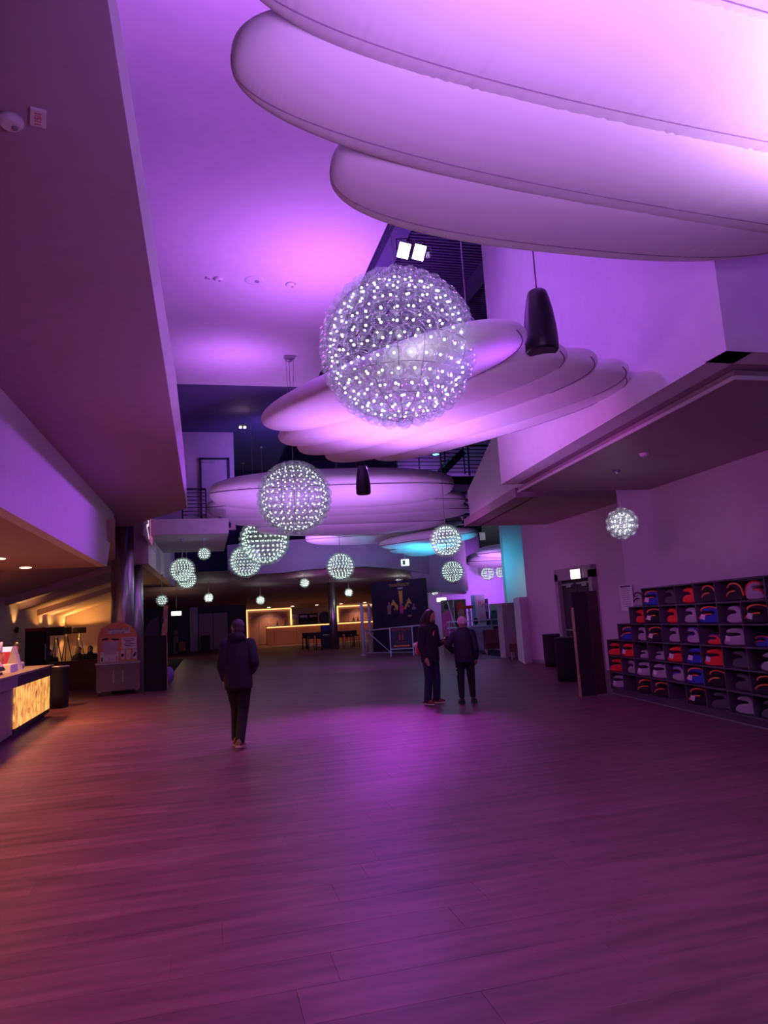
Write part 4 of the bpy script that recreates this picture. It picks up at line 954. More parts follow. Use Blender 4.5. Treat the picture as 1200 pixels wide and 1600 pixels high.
solid(h, 'hair', M['hairdark'], t, .01, 3)
ph = thing('smartphone', 'dark smartphone held in the hand of the long haired woman', 'phone', (pw_.x, pw_.y, 0), WRZ)
hp = V(*J['wrL'])+V(.06, .10, .045); RP = Matrix.Rotation(.7, 3, 'X')
MB().box(hp, (.075, .155, .009), RP).build('case', M['black'], ph, .003); MB().box(hp+RP @ V(0, 0, .0055), (.068, .145, .002), RP).build('screen', M['charcoal'], ph)
bg = thing('handbag', 'pink shoulder bag hanging behind the long haired woman', 'handbag', (pw_.x, pw_.y, 0), WRZ)
bm2 = MB(); bm2.oval([((-.05, -.26, .93), .10, .05), ((-.05, -.27, .97), .15, .075), ((-.05, -.26, 1.08), .14, .075), ((-.05, -.25, 1.17), .10, .055), ((-.05, -.25, 1.19), .085, .04)], 18); bm2.build('pouch', M['pinkbag'], bg)
MB().tube([(-.16, -.24, 1.14), (-.20, -.20, 1.30), (-.15, -.10, 1.51), (-.05, .12, 1.46), (.10, .17, 1.30)], .012, 8).build('strap', M['pinkbag'], bg)
MB().ell((-.02, -.34, 1.12), (.05, .05, .05), 12, 8).build('green_pompom', M['green'], bg)
# boy with knit cap, seen from behind
pb_ = at(731, 1100, 0)
J = dict(pelvis=(0, 0, .90), chest=(0, .01, 1.22), neck=(0, .02, 1.38), head=(0, .045, 1.495), hyaw=.1, hs=.95, s=.98,
         shL=(-.165, 0, 1.30), elL=(-.31, -.06, 1.10), wrL=(-.21, .06, .98), shR=(.165, 0, 1.30), elR=(.225, .0, 1.02), wrR=(.22, .08, .83),
         hipL=(-.09, 0, .84), knL=(-.095, .03, .47), anL=(-.10, -.02, .10), hipR=(.09, 0, .84), knR=(.10, .02, .47), anR=(.11, .02, .10),
         fyL=.2, fyR=-.25, hem=-.14, handL=((.7, .3, -.4), (.5, -.5, 0), .6), handR=((-.1, .3, -1), (-1, 0, 0), .7), foot=.27, cuff=.14, cuffr=.055, sl=.95)
t, P, R_, jo = build_person('youngster in pale pink knit cap and dark jacket seen from behind', (pb_.x, pb_.y, 0), -YAW-.05, J, dict(jacket='navy', trousers='blacktrousers', shoes='black', sole='charcoal', hood=False))
h = MB(); h.ell(P(0, -.012, .040), (.089, .106, .098), 20, 14, R_); h.tube([P(.087*cos(a), -.012+.104*sin(a), .018+.02*sin(a)) for a in [k*pi/12 for k in range(24)]], .012, 6, closed=True); solid(h, 'knit_cap', M['pinkknit'], t, .008, 2)
pr_ = MB()
for k, z_ in enumerate((.66, .60, .55)): pr_.box((-.168, -.03, z_), (.012, .05, .03), Matrix.Rotation(.3*k-.2, 3, 'X'))
pr_.build('white_leg_print', M['white'], t)
hb = MB().tube([(-.19*1.02, 0, 0)], .01) if False else None
# seated people in the lounge (behind the bench)
for i, (px, hair_, lab) in enumerate(((78, 'hairdark', 'seated person at left of the lounge, face turned, before the sconces'), (124, 'hairdark', 'seated person with dark hair right below the glowing tripod lamp'), (141, 'hairdark', 'seated person with dark hair nearest the orange sign'))):
    c = atD(px, 1020, (24.4, 25.0, 26.2)[i])
    J = dict(pelvis=(0, 0, .55), chest=(0, .01, .86), neck=(0, .02, 1.05), head=(0, .04, 1.19), hyaw=(-1.6, .4, -.3)[i], s=1.,
         shL=(-.19, 0, .96), elL=(-.25, .08, .72), wrL=(-.12, .26, .66), shR=(.19, 0, .96), elR=(.25, .08, .72), wrR=(.12, .26, .66),
         hipL=(-.09, .02, .53), knL=(-.12, .46, .52), anL=(-.12, .44, .10), hipR=(.09, .02, .53), knR=(.12, .46, .52), anR=(.12, .44, .10),
         hem=-.10, handL=((.8, .5, 0), (0, 0, -1), .5), handR=((-.8, .5, 0), (0, 0, -1), .5))
    t, P, R_, jo = build_person(lab, (c.x, c.y, 0), (.3, 2.6, 2.9)[i], J, dict(jacket='blk', trousers='blacktrousers', shoes='black', sole='charcoal'))
    h = MB(); h.ell(P(0, -.03, .04), (.092, .1, .095), 16, 10, R_); h.ell(P(0, -.05, -.03), (.082, .07, .09), 14, 8, R_); solid(h, 'hair', M[hair_], t, .012, 2)
# ================================================================== RIGHT: bins, panel, shelf with booster cushions
for i, (px, py, r, hh, lab) in enumerate(((866, 1043, .27, .92, 'black bin, the farther one beside the double door'), (888, 1066, .24, .98, 'black round bin, the nearer one before the double door'))):
    p = at(px, py-2, 0); t = thing('waste_bin', lab, 'bin', p)
    n = 24; MB().lathe([(r*.93, 0), (r, .25), (r, hh-.03), (r*.98, hh-.01)], n).build('body', M['blackmat'], t); MB().lathe([(r*1.02, hh-.01), (r*1.02, hh+.02), (r*.8, hh+.025)], n).build('lid', M['charcoal'], t)
p = at(906, 1089, 0); p2 = at(945, 1086, 0); w_ = (p2-p).length
t = thing('folding_display_panel', 'tall dark wood grained panel pair standing at the end of the cushion shelf', 'display panel', (p.x, p.y, 0), -YAW)
MB().box((.18, .02, .985), (.30, .05, 1.95)).build('black_panel', M['blackmat'], t); MB().box((.42, .05, 1.0), (.24, .05, 1.94), Matrix.Rotation(.4, 3, 'Z')).build('wood_panel', mat('dark_panel_wood', (.06, .03, .03), .5, stretch=(1, 1, 14), var=.5, scale=4), t)
MB().box((.015, .0, .84), (.03, .09, 1.66)).build('pale_edge', M['tanprint'], t)
SA = at(1200, 1140, 0); SB = at(965, 1085, 0); sd_ = (SB-SA).normalized(); SN = Vector((sd_.y, -sd_.x, 0))      # into the wall
CW, RH, SDEP, TH = .567, .302, .36, .022
sO = SA+sd_*.25
SYAW = atan2(sd_.y, sd_.x)
t = thing('cubby_shelf', 'long stepped dark cubby shelf full of booster cushions along the right wall', 'shelf', (sO.x, sO.y, 0), SYAW)
# local frame: +X along shelf to the far end, local -Y... the wall side
ly = 1 if (Matrix.Rotation(SYAW, 3, 'Z') @ Vector((0, 1, 0))).dot(SN) > 0 else -1
ZB = .105
ROW0 = {1: 3, 2: 2, 3: 1, 4: 0, 5: 0, 6: 0}     # first column (from the far end) of every row, row 1 on top
NC = 10
colx = lambda c: (8-c)*CW                        # local x of the left (far) boundary of column c; c=8 is nearest full column
MB().box((colx(0)/2-.57, ly*(SDEP/2+.01), ZB/2-.005), (colx(0)+1.14, SDEP-.02, ZB-.02)).build('plinth', M['shelf'], t)
MB().box((colx(0)/2-.57, -ly*.012, .008), (colx(0)+1.14, .03, .014)).build('floor_strip', M['steel'], t)
for r in range(0, 7):
    c0_ = ROW0[min(max(r, 1), 6)] if r == 0 else ROW0[r]
    xa, xb = -CW*2, colx(ROW0[r+1] if r < 6 and False else (ROW0[1] if r == 0 else ROW0[min(r+1, 6)]))
    z_ = ZB+(6-r)*RH
    MB().box(((xa+xb)/2, ly*SDEP/2, z_), (xb-xa+TH, SDEP, TH)).build('shelf_board', M['shelf'], t)
up = MB()
for r in range(1, 7):
    for c in range(ROW0[r], NC+1):
        if r == 1 and c == 8: continue
        MB().box((colx(c), ly*SDEP/2, ZB+(6-r+.5)*RH), (TH, SDEP-.004, RH-TH)).build('divider', M['shelf'], t)
xa = -CW*2
for r in range(1, 7): MB().box(((xa+colx(ROW0[r]))/2, ly*(SDEP-.008), ZB+(6-r+.5)*RH), (colx(ROW0[r])-xa, .01, RH-.03)).build('back_panel', M['blackmat'], t)
# cushion profile (u along the shelf, v up): a fat hook like a small letter a
def catmull(P, n=4):
    out = []; m = len(P)
    for i in range(m):
        p0, p1, p2, p3 = P[i-1], P[i], P[(i+1) % m], P[(i+2) % m]
        for k in range(n):
            s = k/n; out.append(tuple(.5*((2*p1[j])+(-p0[j]+p2[j])*s+(2*p0[j]-5*p1[j]+4*p2[j]-p3[j])*s*s+(-p0[j]+3*p1[j]-3*p2[j]+p3[j])*s**3) for j in (0, 1)))
    return out
PROF = catmull([(-.20, .03), (-.10, .005), (.08, .005), (.185, .02), (.19, .09), (.17, .16), (.11, .215), (.02, .243), (-.08, .240), (-.145, .215), (-.15, .185), (-.08, .180), (.0, .178), (.045, .160), (.03, .138), (-.05, .136), (-.13, .125), (-.19, .09)], 3)
CUSH = {}
def cushion_meshes():
    cs = MB(); cx = sum(p[0] for p in PROF)/len(PROF); cz = sum(p[1] for p in PROF)/len(PROF); dp = .29
    n = len(PROF)
    def inset(p, i, k):
        a = Vector(PROF[i-1]); b = Vector(PROF[(i+1) % n]); tn = (b-a).normalized(); nr = Vector((-tn.y, tn.x)); return (p[0]+nr.x*k, p[1]+nr.y*k)
    sgn = 1
    R = []
    for y, k in ((0, .022), (.006, .008), (.02, 0), (dp-.02, 0), (dp-.006, .008), (dp, .022)):
        R.append([Vector((*[inset(p, i, k*sgn)[0]], y, inset(p, i, k*sgn)[1])) for i, p in enumerate(PROF)])
    cs.rings(R)
    body = cs.bm
    tr = MB(); tr.tube([(p[0], .006, p[1]) for p in PROF[11:31]], .013, 6).tube([(p[0], .006, p[1]) for p in PROF[43:53]], .012, 6)
    tg = MB().box((-.13, -.006, .10), (.07, .006, .075), Matrix.Rotation(.25, 3, 'Y'))
    return cs, tr, tg
_cs, _tr, _tg = cushion_meshes()
ME_B = _cs.mesh('foam_body', M['grey']); ME_T = _tr.mesh('trim', M['orange']); ME_G = _tg.mesh('tag', M['paper'])
def recolour(me, m):
    key = (me.name, m)
    if key not in CUSH: q = me.copy(); q.materials.clear(); q.materials.append(M[m]); q.name = me.name; CUSH[key] = q
    return CUSH[key]
ROWN = {0: 'on top of', 1: 'top', 2: 'second', 3: 'third', 4: 'fourth', 5: 'fifth', 6: 'bottom'}
ORD = ['first', 'second', 'third', 'fourth', 'fifth', 'sixth', 'seventh', 'eighth', 'ninth', 'tenth']
CN = {'red': 'red', 'orange': 'orange', 'blue': 'blue', 'grey': 'grey', 'dkgrey': 'slate grey', 'blk': 'black'}
def cushion(r, c, body, trim=None, tagged=False, rot=0., du=0., flip=False, s=1., lab=None, lie=False):
    x = colx(c)-CW/2-.035+du; z = ZB+(6-r)*RH+TH/2+.002
    sc = s*.97
    wp = Matrix.Translation((sO.x, sO.y, 0)) @ Matrix.Rotation(SYAW, 4, 'Z') @ Vector((x, ly*.05, z))
    # local cushion X to the right as the viewer sees it (towards the near end), Y into the wall
    k = c-ROW0.get(r, 0)
    label = lab or f"{CN[body]} booster cushion{' with '+CN[trim]+' piping' if trim else ''}{' and white tag' if tagged else ''}, {ROWN[r]} row, {ORD[k]} cubby from left"
    q = thing('booster_cushion', label, 'booster seat', wp, SYAW+pi+rot, 'booster cushions in the cubby shelf')
    q.scale = (sc*(-1 if flip else 1), sc, sc)
    o = link('foam_body', recolour(ME_B, body), q)
    if trim: link('trim', recolour(ME_T, trim), q)
    if tagged: link('tag', ME_G, q)
    if lie: q.scale = (sc, sc, sc*.62)
T, F_ = True, False
cushion(1, 2, 'grey', 'blk', lab='grey booster cushion with dark piping standing outside on the step of the shelf')
for a in ((1, 3, 'blue', 'orange', T, .5), (1, 4, 'dkgrey'), (1, 5, 'red'), (1, 6, 'blk', 'orange'), (1, 7, 'blk', 'orange', F_, 0, -.08), (1, 8, 'grey', 'red', F_, 0, .06, T),
          (2, 2, 'red'), (2, 3, 'blk', 'orange', T, .5), (2, 4, 'red'), (2, 5, 'grey'), (2, 6, 'blue', 'orange', T, .5), (2, 7, 'grey'), (2, 8, 'blk', 'orange', T, .5),
          (3, 1, 'blue', 'orange', F_, .6, -.1), (3, 2, 'grey'), (3, 3, 'blk', 'orange', T, .5), (3, 4, 'grey'), (3, 5, 'grey', 'blue'), (3, 7, 'grey', None, T, .5), 
          (4, 0, 'red', None, F_, .6), (4, 1, 'red', None, T, .5), (4, 4, 'red', None, T, .7, -.08), (4, 5, 'blue', None, T, .7, -.1), (4, 6, 'red', None, T, .5), (4, 7, 'dkgrey'), (4, 8, 'grey', None, F_, .2, -.12),
          (5, 0, 'red', None, F_, .6), (5, 1, 'grey', None, F_, .0), (5, 2, 'grey', None, T, .5), (5, 3, 'grey', None, T, .5), (5, 4, 'grey', 'blue', F_, .1), (5, 5, 'blue', 'orange', T, .5), (5, 6, 'blk', 'orange', F_, .3), (5, 7, 'dkgrey'), (5, 8, 'blk', 'orange', F_, .4),
          (6, 0, 'grey', None, T, .5), (6, 2, 'blk', 'orange', F_, .6), (6, 3, 'blk', 'orange', F_, .4), (6, 5, 'blk', 'orange', T, .5), (6, 6, 'dkgrey', None, F_, .3), (6, 7, 'grey', None, F_, .2), (6, 8, 'dkgrey', None, F_, .2)):
    cushion(*a)
for a in ((3, 6, 'red', 'blue'), (4, 2, 'grey'), (4, 3, 'grey'), (3, 8, 'blue', 'red')): cushion(*a, lie=True, s=.95)
# notice on the wall behind the shelf
nv = [atX(969, 935, wx(12.1)-.01), atX(991, 935, wx(11.6)-.01)]
t = thing('wall_notice', 'white printed notice on the wall above the left end of the shelf', 'notice', ((nv[0].x+nv[1].x)/2-.01, (nv[0].y+nv[1].y)/2, nv[0].z), radians(-90)+.05)
MB().box((0, 0, 0), (.42, .012, .52)).build('sheet', M['paper'], t); ln = MB()
for k in range(9): ln.box((0, -.008, .19-.045*k), (.32-.05*(k % 3), .003, .012))
ln.build('print_lines', M['greyprint'], t); MB().box((0, -.009, .235), (.34, .003, .03)).build('heading', M['ink'], t)
# ================================================================== FAR SCENE
# elevator poles, barrier, sign
for i, (px, py) in enumerate(((568.5, 1024), (580, 1021))):
    p = at(px, py, 0); t = thing('white_pole', ('pale blue lit pole left of the navy poster wall, the left one', 'pale blue lit pole against the navy poster wall, the right one')[i], 'pole', p)
    MB().lathe([(.075, 0), (.075, 2.45), (.07, 2.48)], 14).build('shaft', M['cyanpaint'], t); MB().lathe([(.15, 0), (.15, .03)], 14).build('foot', M['cyanpaint'], t)
ba = at(572, 1022, 0); bb = at(668, 1020, 0)
t = thing('metal_barrier', 'white tubular barrier with diagonal braces in front of the navy poster wall', 'barrier', ba, atan2(bb.y-ba.y, bb.x-ba.x)); L_ = (bb-ba).length
bt = 1.18
MB().tube([(0, 0, bt-.04), (L_, 0, bt+.12)], .035, 8).build('top_rail', M['cyanpaint'], t); MB().tube([(.1, 0, .05), (L_, 0, .05)], .03, 8).build('bottom_rail', M['cyanpaint'], t)
MB().tube([(.1, 0, bt-.05), (1.55, 0, .06)], .022, 8).build('brace', M['cyanpaint'], t); MB().tube([(2.05, 0, bt-.05), (3.1, 0, .3)], .022, 8).build('brace', M['cyanpaint'], t)
for x_ in (0.02, L_-.02): MB().tube([(x_, 0, 0), (x_, 0, bt-.04+.16*x_/L_)], .03, 8).build('post', M['cyanpaint'], t)
sa = at(616, 1025, 0); sb = at(640, 1025, 0)
t = thing('elevator_sign', 'standing sign reading AUFZUG with lift pictogram at the barrier', 'sign', ((sa.x+sb.x)/2, (sa.y+sb.y)/2-.1, 0), -YAW); w_ = (sb-sa).length
for sx in (-1, 1): MB().bar((sx*w_/2, 0, 0), (sx*w_/2*.98, .10, 1.28), .045).build('leg', M['cyanpaint'], t)
MB().bar((-w_/2, .03, .32), (w_/2, .03, .32), .04).build('crossbar', M['cyanpaint'], t)
MB().box((0, .06, .80), (w_*.94, .03, .92), Matrix.Rotation(-.075, 3, 'X')).build('board', M['navyboard'], t)
text_part('lettering', 'AUFZUG', .15, M['redprint'], t, FRONT((0, .05, 1.16)), .003, width=w_*.82)
pg = MB()
for sx in (-.07, .07): pg.box((sx, .035, .80), (.06, .01, .20)).box((sx, .035, .93), (.05, .01, .05)).prism([(sx-.04, .03, 1.0), (sx+.04, .03, 1.0), (sx, .03, 1.05)], (0, .01, 0))
pg.build('pictogram', M['redprint'], t)
MB().box((0, .03, .62), (w_*.5, .01, .012)).build('line', M['redprint'], t); MB().box((0, .02, .45), (w_*.7, .01, .07)).build('footer_print', M['orange'], t)
# navy poster wall
na = at(585, 1019, 0); nb = at(668, 1017, 0)
t = thing('film_poster_wall', 'tall navy film display wall with yellow arrow emblem', 'display', ((na.x+nb.x)/2, (na.y+nb.y)/2, 0), atan2(nb.y-na.y, nb.x-na.x)); w_ = (nb-na).length
k_ = w_/83.; ZX = lambda px: (px-626.5)*k_; ZZ = lambda py: (1018-py)*k_
MB().box((0, .15, ZZ(928)/2), (w_, .3, ZZ(928))).build('board', M['navyboard'], t)
MB().box((0, .05, .45), (w_*.98, .3, .9)).build('lower_box', M['navyboard'], t)
text_part('lettering', 'MARVEL STUDIOS', .10, M['greyprint'], t, FRONT((ZX(631), -.012, ZZ(929.8))), .003, width=.22)
text_part('lettering', 'THUNDERBOLTS*', .20, M['yellow'], t, FRONT((ZX(631), -.012, ZZ(934))), .003, width=ZX(647)-ZX(615))
MB().box((ZX(632), -.01, ZZ(938.3)), (.32, .01, .07)).build('caption_strip', M['paper'], t)
MB().prism([(ZX(629.5), -.008, ZZ(941.5)), (ZX(635.5), -.008, ZZ(941.5)), (ZX(635), -.008, ZZ(957)), (ZX(631), -.008, ZZ(963))], (0, -.01, 0)).build('yellow_bar', M['yellow'], t)
MB().prism([(ZX(616), -.008, ZZ(960)), (ZX(620), -.008, ZZ(952)), (ZX(628), -.008, ZZ(961)), (ZX(626), -.008, ZZ(967)), (ZX(621), -.008, ZZ(959))], (0, -.01, 0)).build('yellow_chevron', M['yellow'], t)
MB().prism([(ZX(636), -.008, ZZ(965)), (ZX(645), -.008, ZZ(951)), (ZX(649), -.008, ZZ(959)), (ZX(644), -.008, ZZ(958)), (ZX(639), -.008, ZZ(966))], (0, -.01, 0)).build('yellow_chevron', M['yellow'], t)
for px, top, h_, mm in ((613.5, 955, .62, 'tanprint'), (622, 963, .45, 'ink'), (633, 956, .6, 'pinkprint'), (644.5, 960, .5, 'ink'), (645, 968, .3, 'tanprint'), (652, 959, .3, 'greyprint')):
    z_ = ZZ(top); MB().ell((ZX(px), -.02, z_-.06), (.055, .01, .07), 10, 8).build('figure_head', M['tanprint'], t)
    MB().oval([((ZX(px), -.02, z_-h_), .10, .012), ((ZX(px), -.02, z_-.22), .13, .012), ((ZX(px), -.02, z_-.13), .04, .01)], 12).build('figure_print', M[mm], t)
# posters and standees beyond the boy
def board(nm, label, px, py_base, py_top, wpx, m, rz=-YAW, th=.06, cat='poster'):
    p = at(px, py_base, 0); D = (p-CAMO).dot(fw); k = D/FPX
    t = thing(nm, label, cat, p, rz); h_ = (py_base-py_top)*k
    MB().box((0, th/2, h_/2), (wpx*k, th, h_)).build('panel', M[m], t)
    return t, k, h_
t, k, h_ = board('standing_poster', 'tall poster of a figure in pink standing left of the knit cap youngster', 704, 1021, 938, 20, 'greenprint')
MB().oval([((-.05, -.01, h_*.28), .10, .012), ((-.05, -.01, h_*.45), .20, .014), ((-.05, -.01, h_*.72), .22, .014), ((-.03, -.01, h_*.80), .08, .012)], 14).build('figure_print', M['pinkprint'], t)
MB().ell((-.05, -.012, h_*.87), (.10, .012, .12), 12, 8).build('figure_head', M['ink'], t)
MB().bar((.02, -.012, h_*.97), (.24, -.012, h_*.55), .05, .01, (0, 1, 0)).build('pale_stroke', M['paper'], t)
t, k, h_ = board('standing_poster', 'olive and brown film poster right of the pink figure poster', 724, 1019, 937, 19, 'greenprint')
MB().ell((.02, -.01, h_*.80), (.20, .012, .36), 14, 8).build('red_print', M['redprint'], t); MB().ell((.02, -.02, h_*.72), (.16, .012, .26), 14, 8).build('face_print', M['tanprint'], t)
t, k, h_ = board('standing_poster', 'white and teal tower poster with red lettering beyond the railing', 751.5, 1004, 930, 21, 'tealprint', cat='poster')
MB().box((.12, -.006, h_/2), (21*k*.72, .02, h_*.98)).build('white_face', M['paper'], t)
text_part('lettering', 'MA', h_*.20, M['redprint'], t, FRONT((.2, -.02, h_*.80)), .003, width=10*k)
MB().oval([((.22, -.02, h_*.42), .22, .012), ((.22, -.02, h_*.55), .2, .012), ((.2, -.02, h_*.62), .1, .012)], 12).build('house_print', M['pinkknit'], t); MB().ell((-.2, -.02, h_*.45), (.14, .012, .2), 10, 8).build('dark_print', M['ink'], t)
t, k, h_ = board('standing_poster', 'dark narrow display right of the white tower poster', 764.5, 1003, 936, 6, 'navyboard')
MB().box((0, -.006, h_*.8), (4*k, .012, h_*.2)).build('print', M['greyprint'], t)
t, k, h_ = board('standing_poster', 'tan cut-out display with a dark figure left of the sofa', 776, 1012, 944, 13, 'tanprint')
MB().oval([((-.02, -.02, h_*.35), .12, .02), ((-.05, -.02, h_*.5), .24, .02), ((.04, -.02, h_*.68), .26, .02), ((.0, -.02, h_*.85), .12, .02)], 14).build('dark_figure', M['ink'], t)
t, k, h_ = board('standing_poster', 'grey display board behind the tan cut-out', 789, 1006, 943, 14, 'greyprint')
MB().box((0, -.006, h_*.5), (12*k, .012, .03)).build('joint', M['ink'], t)
t, k, h_ = board('standing_poster', 'low wide mural board behind the railing at centre right', 752, 1019, 978, 44, 'greyprint')
MB().oval([((-.3, -.02, .1), .18, .01), ((-.3, -.02, h_*.5), .2, .01), ((-.3, -.02, h_*.75), .08, .01)], 12).build('arch_print', M['tanprint'], t); MB().oval([((.35, -.02, .1), .28, .01), ((.35, -.02, h_*.35), .26, .01), ((.3, -.02, h_*.7), .1, .01)], 12).build('arch_print', M['tanprint'], t)
p = at(738, 1016, 0); t = thing('white_bust_stand', 'small white figure with a red cap on a stand between posters', 'figurine', p, -YAW)
MB().lathe([(.10, 0), (.08, .5), (.10, .9), (.05, 1.3), (.07, 1.75), (.12, 1.80)], 14).build('stand', M['white'], t); MB().box((0, 0, 2.0), (.36, .2, .14)).build('red_cap', M['red'], t, .02); MB().lathe([(.05, 1.8), (.06, 1.95)], 10).build('neck', M['white'], t)
ra = at(736, 1021, 0); rb2 = at(806, 1016, 0)
t = thing('white_railing', 'thin white double handrail behind the youngster and sofa', 'railing', ra, atan2(rb2.y-ra.y, rb2.x-ra.x)); L_ = (rb2-ra).length
for z_ in (1.12, 1.38): MB().tube([(-1.0, 0, z_), (L_, 0, z_)], .028, 8).build('rail_bar', M['cyanpaint'], t)
for x_ in (-.9, L_*.5, L_-.05): MB().tube([(x_, 0, 0), (x_, 0, 1.38)], .025, 8).build('post', M['steel'], t)
MB().box((L_*.4, .01, .5), (L_*1.1, .012, .8)).build('lower_panel', M['greyprint'], t)
t, k, h_ = board('cardboard_figure', 'dark cut-out figure on a white base right of the grey board', 799, 1005, 962, 9, 'ink', cat='standee')
MB().ell((0, -.02, h_*1.02), (.2, .06, .22), 12, 8).build('head', M['ink'], t); MB().box((-.05, -.03, h_*.2), (.34, .03, h_*.4)).build('white_base', M['white'], t)
# sofa and armchair
p = at(793, 1021, 0)
t = thing('leather_sofa', 'oxblood leather sofa with steel legs on the dark rug', 'sofa', (p.x, p.y, 0), -YAW-.05)
MB().box((0, .68, .60), (1.75, .20, .75)).build('backrest', M['sofa'], t, .03); MB().box((0, .34, .33), (1.75, .75, .22)).build('seat', M['sofa'], t, .03)
MB().box((0, .20, .45), (1.72, .72, .06)).build('seat_cushion', M['sofa'], t, .02)
for sx in (-.82, .82): MB().bar((sx, .05, 0), (sx, .05, .24), .04).build('leg', M['steel'], t); MB().bar((sx, .65, 0), (sx, .65, .24), .04).build('leg', M['steel'], t)
p = at(808, 1030, 0)
t = thing('leather_armchair', 'oxblood leather armchair nearest the white pillar', 'armchair', (p.x+.1, p.y, 0), -YAW-.3)
MB().box((0, .40, .36), (.66, .72, .24)).build('seat', M['sofa'], t, .03); MB().box((.28, .40, .62), (.14, .72, .42)).build('backrest', M['sofa'], t, .03); MB().box((0, .08, .45), (.66, .12, .18)).build('armrest', M['sofa'], t, .02)
for sx in (-.28, .28): MB().bar((sx, .08, 0), (sx, .08, .25), .035).build('leg', M['steel'], t); MB().bar((sx, .72, 0), (sx, .72, .25), .035).build('leg', M['steel'], t)
r_ = [at(752, 1022, 0), at(800, 1029, 0), at(804, 1021, 0), at(775, 1016, 0)]
tag(MB().prism([(q.x, q.y, .004) for q in r_], (0, 0, .012)).build('rug', M['rug']), 'dark blue rug under the oxblood sofa', 'rug')
# bar
YB = 62.; bx0 = atY(417, 990, YB).x; bx1 = atY(590, 990, YB).x
t = thing('bar_counter', 'long bar counter with glowing orange edge at the far end', 'bar', (bx0, YB, 0), -.02)
bl = bx1-bx0
MB().box((bl/2, .4, .62), (bl, .8, 1.2)).build('front', M['bark'], t); MB().box((bl/2, .35, 1.62), (bl+.1, 1.0, .06)).build('worktop', M['charcoal'], t); MB().box((bl/2, .40, 1.40), (bl, .76, .36)).build('upper_front', M['bark'], t)
MB().box((bl/2, -.06, 1.53), (bl, .10, .09)).build('light_strip', M['barled'], t); MB().box((bl/2, .42, .03), (bl-.1, .8, .06)).build('plinth', M['blackmat'], t)
for k in range(5): MB().box((.6+bl*k/5, -.005, .75), (.02, .012, 1.1)).build('panel_joint', M['blackmat'], t)
for i, (xa, xb, lab) in enumerate(((388, 453, 'left wood panelled cupboard wall framed by warm light strips'), (530, 590, 'right wood panelled cupboard wall framed by warm light, behind the poles'))):
    a = atY(xa, 980, 66); b = atY(xb, 980, 66); w_ = b.x-a.x; zt2 = atY((xa+xb)/2, 953 if i == 0 else 947, 66).z
    t = thing('cupboard_wall', lab, 'cupboard', ((a.x+b.x)/2, 66, 0))
    n = 4
    MB().box((0, .2, zt2/2), (w_, .36, zt2)).build('carcass', M['dark_slab'], t)
    for k in range(n):
        xx = -w_/2+w_/n*(k+.5)
        MB().box((xx, -.01, zt2*.40), (w_/n-.05, .05, zt2*.76)).build('door', M['barwood'], t); MB().box((xx, -.01, zt2*.88), (w_/n-.05, .05, zt2*.13)).build('flap', M['barwood'], t)
        MB().box((xx, -.05, zt2*.80), (.25, .03, .03)).build('handle', M['steel'], t)
    MB().box((0, -.10, zt2+.05), (w_+.3, .10, .10)).build('top_light', M['barled'], t)
    for sx in ((-1, 1) if i == 0 else (-1,)): MB().box((sx*(w_/2+.12), -.10, zt2/2+.2), (.14, .10, zt2-.4)).build('side_light', M['barled'], t)
    spot(((a.x+b.x)/2, 64.6, 3.1), ((a.x+b.x)/2, 65.8, .6), (1, .52, .30), 190, 110, .8, .3)
for i, (px, lab) in enumerate(((461.5, 'pale framed glass fridge left of the other bar fridges'), (475, 'dark fridge with bottles, middle one behind the bar'), (490, 'dark fridge with shelves, right one behind the bar'))):
    a = atY(px, 980, 66); w_ = .72 if i == 0 else .82
    t = thing('bar_fridge', lab, 'fridge', (a.x, 66, 0))
    MB().box((0, .2, 1.3), (w_, .4, 2.6)).build('cabinet', M['grey_paint' if i == 0 else 'charcoal'], t); MB().box((0, -.02, 1.2), (w_*.78, .04, 1.9)).build('glass_door', M['tan_wall' if i == 0 else 'black'], t); MB().box((0, -.02, 2.35), (w_*.8, .04, .2)).build('header', M['steel'], t)
    for k in range(4): MB().box((0, -.05, .5+.45*k), (w_*.72, .02, .05)).build('shelf_row', M['greyprint'], t)
for i, px in enumerate((420, 457, 495, 533, 570)):
    p = atY(px, 950-(px-420)*.055, 60.5)
    t = thing('downlight', ORD[i]+' small warm downlight from the left in the row above the bar', 'downlight', (p.x, 60.5, 3.25))
    MB().lathe([(.16, -.05), (.16, .02)], 14).build('rim', M['white'], t); MB().lathe([(.12, -.07), (.12, -.05)], 14).build('lens', M['downlight'], t)
    spot((p.x, 60.5, 3.1), (p.x, 60.5, 0), (1, .55, .28), 120, 100, .8, .1)
for i, px in enumerate((434, 446, 553, 560)):
    p = atY(px, 983-(px-434)*.06, 62.3)
    t = thing('bar_bottle', ORD[i]+' small pale bottle from the left on the far bar', 'bottle', (p.x, 62.35, 1.66))
    MB().lathe([(.07, 0), (.07, .22), (.03, .30), (.03, .38)], 10).build('glass_body', M['white'], t); MB().lathe([(.035, .38), (.035, .42)], 10).build('cap', M['ink'], t)
